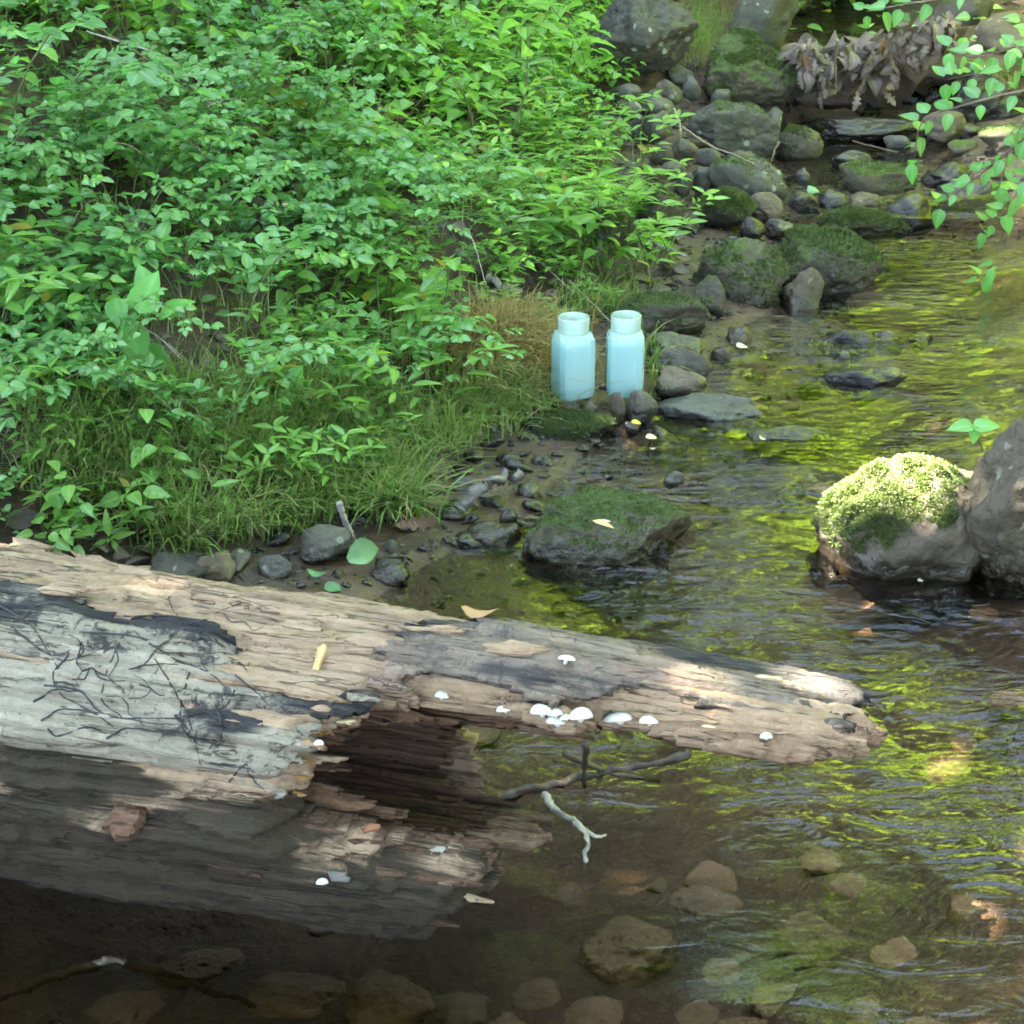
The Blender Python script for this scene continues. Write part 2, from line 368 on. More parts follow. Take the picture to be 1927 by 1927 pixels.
# ------------------------------------------------------------------ rocks
_ico = {}
def ico(sub):
    if sub not in _ico:
        b = bmesh.new(); bmesh.ops.create_icosphere(b, subdivisions=sub, radius=1); b.verts.ensure_lookup_table()
        _ico[sub] = (np.array([v.co[:] for v in b.verts]), [tuple(v.index for v in f.verts) for f in b.faces]); b.free()
    return _ico[sub]
def rock_verts(w, d, h, seed, sub, ang=1.0, flat=0):
    r = np.random.default_rng(seed); V, F = ico(sub)
    k = int(9 + 7 * r.random()); pn = r.normal(size=(k, 3)); pn /= np.linalg.norm(pn, axis=1)[:, None]
    off = r.uniform(.62, .95, k)
    if flat: pn = np.vstack([pn, [r.uniform(-.15, .15), r.uniform(-.25, .05), 1]]); off = np.append(off, flat)
    dots = np.maximum(V @ pn.T, 1e-3); rr = np.minimum(off / dots, 1.3)
    sm = -np.log(np.exp(-26 * rr).sum(1)) / 26
    sm = sm * ang + (1 - ang) * 1.0
    P = V * np.clip(sm, .25, 1.3)[:, None]
    q = P * 2.2 + seed * 3.1
    P = P + V * (.09 * fbm(q, seed, 3) - .05 * np.abs(fbm(P * 4 + seed, seed + 2, 3)) + .03 * fbm(P * 9 + seed, seed + 9, 3) + .018 * fbm(P * 24, seed + 5, 3))[:, None]
    lo, hi = P.min(0), P.max(0); P = (P - (lo + hi) / 2) / (hi - lo) * np.array([w, d, h])
    return P, F
rock_id = [0]
def moss_fuzz(o, P, F, n, ln, mat, seed, thr=.15, wmul=.22, mask=None):
    """short strands standing on the upward faces of one rock: one part"""
    r = np.random.default_rng(seed); F = np.array(F); tri = P[F]
    nr = np.cross(tri[:, 1] - tri[:, 0], tri[:, 2] - tri[:, 0]); ar = np.linalg.norm(nr, axis=1); nr = nr / (ar[:, None] + 1e-12)
    cen = tri.mean(1); w = ar * (nr[:, 2] > thr) * (np.clip(nr[:, 2] - thr, 0, .5) + .1)
    w = w * (fbm(cen * 7 + seed, seed, 3) + .45 * nr[:, 2] > .02)
    if mask is not None: w = w * mask(cen)
    if w.sum() <= 0: return
    idx = r.choice(len(F), n, p=w / w.sum()); u, v = r.random(n), r.random(n); s = u + v > 1; u[s], v[s] = 1 - u[s], 1 - v[s]
    t = tri[idx]; B = t[:, 0] + (t[:, 1] - t[:, 0]) * u[:, None] + (t[:, 2] - t[:, 0]) * v[:, None]
    clump = .55 + .8 * np.clip(vnoise(B * 40, seed) * .5 + .5, 0, 1)
    D = nr[idx] * .8 + r.normal(size=(n, 3)) * .5 + np.array([0, 0, .25]); D /= np.linalg.norm(D, axis=1)[:, None]
    Ln = ln * clump * r.uniform(.6, 1.3, n)
    side = np.cross(D, r.normal(size=(n, 3))); side /= np.linalg.norm(side, axis=1)[:, None]
    side = side * (Ln * wmul)[:, None]
    B = B - nr[idx] * .002
    V = np.stack([B - side, B + side, B + D * Ln[:, None]], 1).reshape(-1, 3)
    mb = MB(); mb.add(V, [(3 * i, 3 * i + 1, 3 * i + 2) for i in range(n)], np.repeat(np.clip(vnoise(B * 25, seed + 3) * .4 + .5 + r.normal(size=n) * .15, 0, .95), 3))
    c = link('moss', mb.mesh('moss', False), mat, o); c['kind'] = 'stuff'
def rock(box, z, mat, label, group=None, deep=.85, ang=1., fuzz=0, flen=.010, fmat='moss_dark', sub=None, flat=0, sink=.03, name='rock', cat='rock', hmin=.25, mask=None, seed=None, ythick=None, fthr=.15):
    """box = the picture box whose lower edge is the near foot of the rock, standing at height z"""
    x0, y0, x1, y1 = box; rock_id[0] += 1; seed = seed or (100 + rock_id[0] * 7)
    foot = at_z((x0 + x1) / 2, y1, z); d = (foot - CAM) @ FWD
    w = (x1 - x0) / FPX * d
    al = math.atan2(CAM[2] - z, foot[1]); D = w * deep if ythick is None else ythick
    H = ((y1 - y0) / FPX * d - D * math.sin(al) * .75) / math.cos(al)
    if H < hmin * w * .6:
        H = hmin * w * .6; D = max(.35 * w, ((y1 - y0) / FPX * d - H * math.cos(al)) / (math.sin(al) * .75 + 1e-6)); D = min(D, 1.6 * w)
    if sub is None: sub = 5 if (x1 - x0) > 150 else (4 if (x1 - x0) > 55 else 3)
    P, F = rock_verts(w * 1.04, D, H + sink, seed, sub, ang, flat)
    mbk = MB(); mbk.add(P, F)
    o = link(name, mbk.mesh(name), M[mat], loc=(foot[0], foot[1] + D * .46, z + (H - sink) / 2))
    tag(o, label, cat, group)
    if fuzz: moss_fuzz(o, P, F, fuzz, flen, M[fmat], seed, mask=mask, thr=fthr)
    return o, P
R = rock
# right-hand boulders
R((1560, 822, 1905, 1118), -.03, 'r_sun', 'boulder capped with thick bright yellow-green moss at the pool edge', deep=.75, ang=.6, fuzz=40000, flen=.010, fthr=-.1, mask=lambda c: (c[:, 2] / c[:, 2].max() - .45 * c[:, 0] / c[:, 0].max() + .35 * fbm(c * 9, 4, 3)) > .52, fmat='moss_bright', sub=6, sink=.12, name='boulder', cat='boulder', seed=812)
R((1808, 762, 2130, 1140), -.03, 'r_olive', 'large bare brown boulder leaning beside the bright moss-capped boulder', deep=.6, ang=.9, sub=6, sink=.12, name='boulder', cat='boulder', seed=431)
R((1534, 1010, 1660, 1068), -.02, 'r_wet', 'low wet purple-brown rock at the foot of the bright moss-capped boulder', sink=.08)
R((1897, 1352, 2010, 1432), -.04, 'r_wet', 'dark wet rock breaking the water below the large brown boulder', sink=.08)
# mid-stream mossy boulder
R((982, 893, 1310, 1080), -.02, 'r_moss', 'broad low boulder with dark moss standing in the pool beyond the log', deep=.8, ang=.75, fuzz=6500, flen=.008, sub=6, sink=.10, flat=.55, name='boulder', cat='boulder', seed=977)
# stones around the bottles
R((1206, 612, 1328, 664), .03, 'r_grey', 'flat grey stone behind the right-hand plastic bottle', deep=.8)
R((1231, 645, 1342, 708), .01, 'r_grey', 'grey slab stone with grass blades across it beside the bottle', deep=.8)
R((1234, 684, 1330, 748), .01, 'r_tan', 'pale tan angular stone beside the right-hand bottle', deep=.7)
R((1176, 729, 1238, 783), .025, 'r_grey', 'rounded grey stone in front of the right-hand bottle', ang=.7)
R((1147, 737, 1178, 785), .025, 'r_brown', 'small upright brown stone between the two bottles', deep=.6)
R((1224, 733, 1446, 802), -.01, 'r_blue', 'long flat blue-grey slab lying at the water edge below the bottles', deep=.6, sink=.06, flat=.6)
R((985, 772, 1162, 842), -.01, 'r_moss2', 'low green mossy slab on the mud below the bottles', deep=.7, fuzz=3500, flen=.012, flat=.6)
R((1040, 752, 1095, 772), .03, 'r_brown', 'dark muddy stone under the foot of the left-hand bottle')
R((1098, 752, 1128, 776), .03, 'r_tan', 'small tan pebble beside the foot of the left-hand bottle')
R((1216, 803, 1300, 868), -.05, 'r_brown', 'brown stone half under water next to the long flat slab', sink=.05)
R((1412, 797, 1580, 846), -.02, 'r_wet', 'flat dark stone awash in mid-stream beyond the mossy boulder', deep=.6, sink=.06, flat=.5)
R((1558, 681, 1712, 733), -.01, 'r_wet', 'long dark wet stone in mid-stream with a pointed end', deep=.5, sink=.06)
R((1546, 610, 1650, 652), -.01, 'r_wet', 'dark wet stone farthest out in the green reflecting pool', deep=.6, sink=.06)
R((1640, 616, 1710, 640), -.01, 'r_brown', 'thin brown stone just awash beside a dark wet stone', deep=.6, sink=.06)
R((1716, 622, 1760, 640), -.01, 'r_wet', 'small dark stone tip alone in the green pool', sink=.05)
R((1576, 658, 1604, 682), -.01, 'r_wet', 'small black stone between two larger wet stones', sink=.05)
R((1370, 610, 1416, 645), .0, 'r_brown', 'small brown stone in the shallow inlet', sink=.04)
R((1340, 648, 1378, 676), .0, 'r_tan', 'small pale stone at the edge of the shallow inlet', sink=.04)
R((1505, 712, 1556, 736), -.03, 'r_wet', 'submerged dark stone near the long pointed wet stone', sink=.04)
R((1462, 900, 1520, 934), -.03, 'r_wet', 'small wet stone with the current curling round it', sink=.05)
# the two big stones of the far edge and their neighbours
R((1444, 414, 1672, 556), -.01, 'r_moss2', 'large flat-topped mossy rock jutting into the green pool', deep=.8, ang=.8, fuzz=6000, flen=.014, sub=6, sink=.08, flat=.6, name='boulder', cat='boulder', seed=55)
R((1312, 442, 1492, 586), .0, 'r_moss', 'large sloping rock with grey-green moss beside the flat-topped mossy rock', deep=.8, ang=.8, fuzz=4000, flen=.012, sub=6, sink=.08, name='boulder', cat='boulder', seed=71)
R((1474, 498, 1552, 590), -.01, 'r_brown', 'brown wedge-shaped rock between the two large mossy rocks', sink=.06)
R((1168, 545, 1338, 622), .05, 'r_moss', 'dark mossy rock behind the right-hand bottle', deep=.7, fuzz=2500, sink=.06)
R((1304, 515, 1364, 598), .02, 'r_moss', 'narrow dark rock under the large sloping rock', sink=.06)
R((1392, 404, 1444, 448), .03, 'r_wet', 'small dark blue rounded rock behind the large sloping rock', ang=.6)
R((1438, 408, 1496, 436), .03, 'r_grey', 'low grey rock behind the flat-topped mossy rock')
R((1482, 356, 1543, 402), .05, 'r_wet', 'dark wet angular rock beside a wilted green leaf')
R((1543, 354, 1603, 392), .05, 'r_wet', 'rounded dark rock in the trickle behind the oblong mossy stone', ang=.6)
R((1598, 358, 1660, 390), .05, 'r_brown', 'rounded brown-grey rock behind the oblong mossy stone', ang=.6)
R((1544, 386, 1720, 444), .0, 'r_moss2', 'oblong stone evenly furred with dark moss at the head of the pool', deep=.5, ang=.6, fuzz=5000, flen=.014, sink=.06)
R((1668, 356, 1780, 432), .0, 'r_wet', 'black wet rock under the overhanging leaves', sink=.06)
R((1588, 300, 1736, 362), .05, 'r_moss', 'mossy slab in the trickle upstream of the oblong mossy stone', deep=.7, fuzz=2500, flat=.6)
R((1566, 279, 1646, 318), .055, 'r_wet', 'black wet slab tilted in the trickle', deep=.6)
R((1498, 314, 1530, 344), .05, 'r_wet', 'small black stone in the yellow-green shallow trickle')
R((1556, 216, 1738, 268), .06, 'r_wet', 'long dark layered rock below the dam of leaves', deep=.5)
R((1668, 252, 1720, 277), .06, 'r_blue', 'small blue-grey stone in the trickle below the leaf dam')
R((1412, 358, 1474, 408), .05, 'r_tan', 'pale grey angular stone beside a cushion of dark moss')
R((1318, 348, 1427, 422), .06, 'r_moss2', 'rounded stone covered in a cushion of dark moss', ang=.55, fuzz=5000, flen=.014)
R((1334, 290, 1484, 380), .06, 'r_half', 'long sloping stone half covered with moss', deep=.55, ang=.7, fuzz=1500)
R((1366, 280, 1430, 312), .12, 'r_blue', 'grey stone lying on the long half-mossy stone')
R((1302, 313, 1368, 354), .10, 'r_blue', 'thin tilted blue-grey slate', deep=.5)
R((1463, 234, 1551, 298), .06, 'r_moss', 'rounded olive-green mossy stone beside the trickle', ang=.6, fuzz=2000)
R((1420, 200, 1470, 284), .10, 'r_half', 'grey stone tucked behind the lichened slab')
R((1293, 180, 1466, 298), .08, 'r_half', 'large lichened slab with a stripe of bright moss', deep=.7, fuzz=2500, sub=5, seed=331)
R((1330, 56, 1528, 222), .12, 'r_moss2', 'tall square boulder coated with dark green moss', deep=.7, fuzz=9000, flen=.014, sub=6, name='boulder', cat='boulder', seed=1201)
R((1376, -30, 1508, 92), .30, 'r_half', 'mossy sloping slab behind the tall square boulder', deep=.8, fuzz=2500)
R((1108, -30, 1312, 158), .26, 'r_half', 'big grey boulder with a sunlit bare top among ferny plants', deep=.7, fuzz=1500, sub=6, name='boulder', cat='boulder', seed=222)
R((1660, 84, 1790, 210), .08, 'r_moss', 'blocky yellow-brown mossy rock holding up the leaf dam', deep=.7, fuzz=1500, seed=911)
R((1768, -20, 1870, 62), .34, 'r_moss', 'mossy rock above the leaf dam behind overhanging leaves', fuzz=800)
R((1780, 110, 1935, 235), .10, 'r_wet', 'dark shaded rock under the overhanging shrub', deep=.7)
R((1830, 142, 1870, 192), .13, 'r_blue', 'small blue stone in the shade of the overhanging shrub')
R((1850, 20, 2000, 120), .3, 'r_brown', 'brown rock on the far right bank behind the shrub')
R((1452, -20, 1534, 28), .30, 'r_wet', 'dark stone at the edge of the upper pool')
R((1200, 345, 1290, 428), .14, 'r_moss', 'brown mossy stone among lance-leaved plants', fuzz=1200)
R((1098, 388, 1200, 446), .22, 'r_moss2', 'stone wrapped in moss on the bank behind the bottles', ang=.6, fuzz=3000, flen=.014)
R((1745, 300, 1840, 352), .06, 'r_wet', 'dark rock by the small cascade under the shrub')
R((1770, 330, 1930, 392), .0, 'r_wet', 'low black ledge where the water spills into the pool', deep=.5, sink=.06)
GRP = 'loose grey stones heaped beside the lichened slab'
for b in ((1236, 148, 1287, 187), (1284, 142, 1321, 180), (1258, 120, 1311, 152), (1275, 94, 1320, 124), (1211, 165, 1247, 191), (1206, 181, 1273, 217),
          (1142, 154, 1208, 184), (1158, 182, 1208, 218), (1339, 166, 1377, 188), (1266, 257, 1316, 294), (1310, 275, 1358, 312), (1270, 317, 1304, 362), (1224, 268, 1270, 300), (1245, 300, 1292, 330)):
    R(b, .16 + .12 * (300 - b[3]) / 200 * (b[3] < 300), random.choice(['r_grey', 'r_blue', 'r_grey', 'r_half']), 'loose grey stone in the heap beside the lichened slab', GRP, ang=.85)
R((1190, 206, 1265, 268), .17, 'r_grey', 'largest dark grey stone of the heap beside the lichened slab')
R((1845, 225, 1965, 300), .10, 'r_moss', 'mossy rock on the right bank under the overhanging shrub', fuzz=1200)
R((1880, 290, 2000, 352), .06, 'r_brown', 'brown rock at the right edge of the trickle')
R((1740, 205, 1830, 262), .08, 'r_brown', 'brown rock in the shade right of the long dark layered rock')
tr_ = np.random.default_rng(12); n_ = 0
for k in range(400):
    px, py = tr_.uniform(1290, 1900), tr_.uniform(120, 440)
    if py > 300 + (px < 1420) * 160 + (px < 1560) * 60 or (px < 1400 and py < 260): continue
    w_ = tr_.uniform(26, 62); n_ += 1
    if n_ > 60: break
    p_ = hit(px, py)[0]
    if p_ is None: continue
    R((px - w_ / 2, py - w_ * .55, px + w_ / 2, py), max(p_[2], .03), ['r_wet', 'r_brown', 'r_wet', 'r_grey', 'r_moss'][k % 5], 'small dark stone packed among the rocks of the trickle', 'dark stones packed in the trickle', ang=.85, sub=3)
# shoreline stones by the log
R((784, 900, 838, 938), .02, 'r_grey', 'small grey stone with a pale mark on the muddy shore')
R((842, 894, 910, 928), .02, 'r_blue', 'thin blue-grey slate on the muddy shore', deep=.6)
R((876, 972, 984, 1030), -.005, 'r_brown', 'brown angular stone at the water edge beside the broad mossy boulder', sink=.05)
R((810, 996, 884, 1030), -.01, 'r_wet', 'dark wet stone beside the brown angular stone', sink=.05)
R((712, 1010, 748, 1052), .0, 'r_blue', 'small pinkish-grey stone beside a big fallen green leaf')
R((562, 983, 672, 1062), .03, 'r_grey', 'smooth tilted grey stone at the foot of the grassy bank', deep=.8)
R((363, 1026, 442, 1090), .04, 'r_tan', 'tan stone just behind the log at the foot of the bank')
R((275, 1034, 386, 1080), .06, 'r_grey', 'flat grey-green slate behind the log')
R((420, 1070, 480, 1104), .02, 'r_brown', 'small brown stone against the back of the log')
R((482, 1040, 548, 1088), .03, 'r_grey', 'grey stone between the tan stone and the smooth tilted stone')
R((478, 1086, 538, 1114), .01, 'r_grey', 'low grey stone touching the back of the log')
R((524, 1096, 578, 1120), .0, 'r_blue', 'wet blue-grey stone at the water edge behind the log')
R((618, 1066, 660, 1110), .0, 'r_brown', 'small brown stone between two fallen green leaves')
R((690, 1048, 738, 1082), -.005, 'r_blue', 'bluish stone at the water edge under a leaning stick', sink=.04)
R((655, 1088, 690, 1112), -.005, 'r_wet', 'small wet stone in the shallows behind the log', sink=.04)
R((900, 928, 950, 952), .015, 'r_wet', 'small dark stone beside the driftwood on the mud')
R((930, 846, 985, 872), .015, 'r_wet', 'dark muddy stone near the low green mossy slab')
for k, b in enumerate(((860, 940, 900, 962), (820, 945, 858, 968), (940, 955, 975, 978), (830, 965, 872, 985), (1175, 790, 1205, 808), (1120, 780, 1146, 798), (1000, 850, 1040, 868), (880, 858, 915, 876), (1250, 880, 1290, 902))):
    R(b, .012, ['r_brown', 'r_wet', 'r_grey'][k % 3], 'pebble lying on the muddy shore by the pool', 'pebbles on the muddy shore')
# stones on the bed of the pool
BED = 'stones lying on the bed of the pool'
for k, b in enumerate(((290, 1783, 458, 1850), (455, 1833, 650, 1912), (636, 1828, 820, 1950), (1095, 1727, 1283, 1855), (1466, 1714, 1620, 1820), (1262, 1664, 1414, 1738), (960, 1836, 1062, 1898),
                       (800, 1862, 930, 1935), (1310, 1800, 1420, 1852), (1250, 1880, 1380, 1945), (1420, 1850, 1560, 1915), (900, 1900, 1010, 1960), (1060, 1880, 1180, 1950), (140, 1860, 300, 1940), (1030, 1660, 1120, 1712), (1560, 1640, 1660, 1700), (1640, 1760, 1750, 1830), (1600, 1870, 1740, 1940), (1790, 1680, 1880, 1740))):
    p = at_z((b[0] + b[2]) / 2, b[3], -.2); z = gz(p[0], p[1] + .05)
    R(b, z, 'r_bed', 'smooth brown stone on the pool bed under clear water', BED, ang=.55, deep=.9, flat=.5, sink=.05, hmin=.2)
rb = np.random.default_rng(5)
for k in range(46):
    x, y = rb.uniform(-.7, 1.15), rb.uniform(1.45, 4.2); 
    if sdist(np.array([x]), np.array([y]), LEFT)[0] > -.45: continue
    w = rb.uniform(.04, .11); P, F = rock_verts(w, w * rb.uniform(.7, 1.1), w * .45, 3000 + k, 3, .7)
    m = MB(); m.add(P, F); o = link('rock', m.mesh('rock'), M['r_bed'], loc=(x, y, gz(x, y) + w * .08))
    tag(o, 'small brown pebble scattered on the pool bed', 'rock', 'small pebbles on the pool bed')

gv = MB(); rg = np.random.default_rng(52); NG = 9000
XG, YG = rg.uniform(-1.2, 2.0, NG), rg.uniform(2.6, 7.2, NG); DG = sdist(XG, YG, LEFT); ZG = height(XG, YG)
for x, y, z, d in zip(XG, YG, ZG, DG):
    if not (-.6 < d < .05 or (y > 5.4 and d < .05)) or gv.n > 60000: continue
    q = rg.uniform(.006, .022) * (1 if rg.random() < .85 else 1.7); V, F = ico(1 if q < .02 else 2)
    gv.add(V * (1 + .25 * rg.normal(size=(len(V), 1))) * [q * .6, q * .5, q * .35] + [x, y, z + q * .1], F, float(rg.random()))
o = link('gravel', gv.mesh('gravel', False), rock_mat('gravel_stone', (.030, .026, .022), (.12, .105, .09), 0, wet=.05)); tag(o, 'wet grey-brown gravel strewn over the muddy shore and trickle', 'gravel', kind='stuff')
for k in range(60):
    x, y = rg.uniform(-.75, .35), rg.uniform(2.75, 3.75); d = sdist(np.array([x]), np.array([y]), LEFT)[0]
    if not -.32 < d < .0: continue
    w = rg.uniform(.03, .085); P, F = rock_verts(w, w * rg.uniform(.6, 1.), w * rg.uniform(.25, .5), 5000 + k, 3, .95)
    m = MB(); m.add(P, F); o = link('rock', m.mesh('rock'), M[['r_grey', 'r_wet', 'r_brown', 'r_wet'][k % 4]], loc=(x, y, gz(x, y) + w * .1)); o.rotation_euler = (rg.normal() * .2, rg.normal() * .2, rg.uniform(0, 6.28))
    tag(o, 'small dark slate piece lying on the muddy shore behind the log', 'rock', 'slate pieces on the muddy shore')
# ------------------------------------------------------------------ the fallen log: an axis, an angle round it (0 = towards us, 90 = up) and layers of wood
LO = np.array([-.73, 1.92, .267]); LD = np.array([1, -.154, -.081]); LD /= np.linalg.norm(LD)
LF = np.array([0, -1.0, 0]); LF -= LD * (LF @ LD); LF /= np.linalg.norm(LF); LU = np.cross(LF, LD); LU *= np.sign(LU[2])
def log_R(s): return .228 - .0204 * np.clip(s, -1.5, 1.6)
def log_pt(s, th, r):
    s, th, r = np.broadcast_arrays(s, th, r)
    bow = .004 * np.sin(s * 2.1)
    return LO + s[..., None] * LD + (np.cos(th) * r)[..., None] * LF + (np.sin(th) * r + bow)[..., None] * LU
def log_st(px, py, far=False):
    """where the sight line of a picture point meets the log's round surface"""
    r = ray(px, py); o = CAM - LO; a = r - LD * (r @ LD); b = o - LD * (o @ LD)
    R0 = .25
    for _ in range(4):
        A, B, Cc = a @ a, 2 * a @ b, b @ b - R0 ** 2; disc = max(B * B - 4 * A * Cc, 0)
        t = (-B + (1 if far else -1) * math.sqrt(disc)) / (2 * A); p = o + r * t; s = p @ LD; R0 = float(log_R(s))
    th = math.degrees(math.atan2(p @ LU, p @ LF)); 
    if th < -100: th += 360
    return s, th
def inpoly(s, t, poly):
    poly = np.array(poly); ins = np.zeros(s.shape, bool); j = len(poly) - 1
    for i in range(len(poly)):
        a, b = poly[i], poly[j]
        c = ((a[1] > t) != (b[1] > t)) & (s < (b[0] - a[0]) * (t - a[1]) / (b[1] - a[1] + 1e-12) + a[0]); ins ^= c; j = i
    return ins
SA = np.concatenate([np.linspace(-2.1, -.35, 50)[:-1], np.arange(-.35, 1.42, .0065)])
TA = np.arange(-100, 260, 1.25)
SG, TG = np.meshgrid(SA, TA, indexing='ij')
def layer(name, poly, rin, rout, mat, seed, jag=.012, amp=.004, dark=None, nr=4, steps=3.0, relief=None, wmin=.3):
    """a layer of wood between two radii, cut out along a ragged outline, as one solid mesh"""
    fb = np.floor(TG / steps); Z = np.zeros_like(TG)
    Q = np.stack([fb.ravel() * 7.7, np.floor(SG.ravel() / .12) * 1.3, Z.ravel()], 1)
    tw = TG.ravel() + 2.0 * fbm(np.stack([SG.ravel() * 4, TG.ravel() * .02, Z.ravel()], 1), seed + 30, 2)
    jit = jag * 1.3 * fbm(np.stack([SG.ravel() * 2.5, tw * .22, Z.ravel()], 1), seed + 3, 3, .7).reshape(SG.shape)
    jit = jit + jag * 1.5 * fbm(np.stack([SG.ravel() * 9, tw * .10, Z.ravel()], 1), seed + 4, 3).reshape(SG.shape)
    tj = 2.4 * fbm(np.stack([SG.ravel() * 4, TG.ravel() * .10, Z.ravel()], 1), seed + 8, 5, .62).reshape(SG.shape)
    cs, ct = (SG[:-1, :] + SG[1:, :]) / 2, None
    msk = inpoly(SG + jit, TG + tj, poly)
    wrap = np.ones(len(TA), int)
    nS, nT = SG.shape; Rl = log_R(SG); th = np.radians(TG)
    # grain: ridges running along the log, plus lumps
    pos = log_pt(SG, th, Rl).reshape(-1, 3)
    u = np.stack([SG.ravel() * 3.0, np.cos(th.ravel()) * 26, np.sin(th.ravel()) * 26], 1)
    grain = fbm(u, seed + 1, 3).reshape(SG.shape); u2 = np.stack([SG.ravel() * 1.6, np.cos(th.ravel()) * 5, np.sin(th.ravel()) * 5], 1)
    lump = fbm(u2, seed + 2, 4).reshape(SG.shape)
    flk = np.floor(fbm(np.stack([SG.ravel() * 5, np.cos(th.ravel()) * 9, np.sin(th.ravel()) * 9], 1), seed + 6, 3).reshape(SG.shape) * 3) / 3
    # the rotten flanks are furrowed and flaking much more deeply than the top
    gq = np.abs(fbm(np.stack([SG.ravel() * 2.2, np.cos(th.ravel()) * 15, np.sin(th.ravel()) * 15], 1), seed + 51, 3).reshape(SG.shape))
    deepg = -.026 * np.clip(.35 - gq, 0, 1) + .022 * np.floor(4 * (vnoise(np.stack([SG.ravel() * 4.2, np.cos(th.ravel()) * 13, np.sin(th.ravel()) * 13], 1), seed + 52).reshape(SG.shape) + .5)) / 4
    rel = relief(SG, TG) if relief is not None else 0.0
    rise = (-.004 + .040 * np.clip((SG + .6) / 1.2, 0, 1)) * sstep(LOWT(SG) + 1, LOWT(SG) - 8, TG) * (TG < 60) - .012 * (TG > LOWT(SG)) if name == 'sapwood' else -.012
    ro = Rl - rout + amp * grain + .009 * lump + amp * 1.3 * flk + rel * (deepg + rise)
    ro = ro + .0025 * fbm(np.stack([SG.ravel() * 45, np.cos(th.ravel()) * 45, np.sin(th.ravel()) * 45], 1), seed + 61, 2).reshape(SG.shape)
    ri = Rl - rin + .012 * lump + .010 * grain
    ri = np.minimum(ri, ro - .004)
    used = np.zeros(SG.shape, bool); cell = msk[:-1, :] & np.roll(msk, -1, 1)[:-1, :] & msk[1:, :] & np.roll(msk, -1, 1)[1:, :]
    er = msk.copy(); dep = np.zeros(SG.shape)
    for q in range(6):
        er = er & np.roll(er, 1, 1) & np.roll(er, -1, 1) & np.vstack([er[1:], er[-1:]]) & np.vstack([er[:1], er[:-1]]); dep = dep + er
    wear = wmin + (1 - wmin) * np.clip((dep + 1.2 * grain) / 6, 0, 1) ** .7
    ro = ri + (ro - ri) * wear
    V = []; F = []; var = []; core = []; idx = {}; cm = relief(SG, TG) if relief is not None else np.zeros(SG.shape)
    lev = np.linspace(0, 1, nr)
    PO = [log_pt(SG + (0 if k == 0 else .006) * 0, th, ro * (1 - l) + ri * l) for k, l in enumerate(lev)]
    for k in range(1, nr - 1):
        n = fbm(PO[k].reshape(-1, 3) * np.array([40, 70, 70]), seed + 40 + k, 2).reshape(SG.shape)
        PO[k] = PO[k] + (n * .010)[..., None] * LD + (n * .004)[..., None] * LU
    def vid(k, i, j):
        j %= nT; key = (k, i, j)
        if key not in idx:
            idx[key] = len(V); V.append(PO[k][i, j]); var.append(float(dk[i, j])); core.append(lev[k] * float(cm[i, j]))
        return idx[key]
    dk = np.zeros(SG.shape) if dark is None else dark(SG, TG)
    ci, cj = np.nonzero(cell)
    cs_ = set(zip(ci.tolist(), cj.tolist()))
    for i, j in cs_:
        F.append((vid(0, i, j), vid(0, i, j + 1), vid(0, i + 1, j + 1), vid(0, i + 1, j)))
        F.append((vid(nr - 1, i, j), vid(nr - 1, i + 1, j), vid(nr - 1, i + 1, j + 1), vid(nr - 1, i, j + 1)))
        for (a, b), (p, q) in (((i, j - 1), ((i, j), (i + 1, j))), ((i, j + 1), ((i + 1, j + 1), (i, j + 1))), ((i - 1, j), ((i, j + 1), (i, j))), ((i + 1, j), ((i + 1, j), (i + 1, j + 1)))):
            if (a, b % nT) in cs_: continue
            for k in range(nr - 1):
                F.append((vid(k, *p), vid(k, *q), vid(k + 1, *q), vid(k + 1, *p)))
    m = bpy.data.meshes.new(name); m.from_pydata([tuple(v) for v in V], [], F)
    at = m.attributes.new('var', 'FLOAT', 'POINT'); at.data.foreach_set('value', np.array(var, np.float32))
    at = m.attributes.new('core', 'FLOAT', 'POINT'); at.data.foreach_set('value', np.array(core, np.float32))
    VA = np.array(V); rel = VA - LO; ss = rel @ LD; uu = rel @ LU; ff = rel @ LF
    at = m.attributes.new('lp', 'FLOAT_VECTOR', 'POINT'); at.data.foreach_set('vector', np.stack([ss, ff, uu], 1).astype(np.float32).ravel())
    m.update(); m.polygons.foreach_set('use_smooth', [True] * len(m.polygons))
    m.materials.append(mat); m.shade_smooth() if hasattr(m, 'shade_smooth') else None
    return m, VA, F
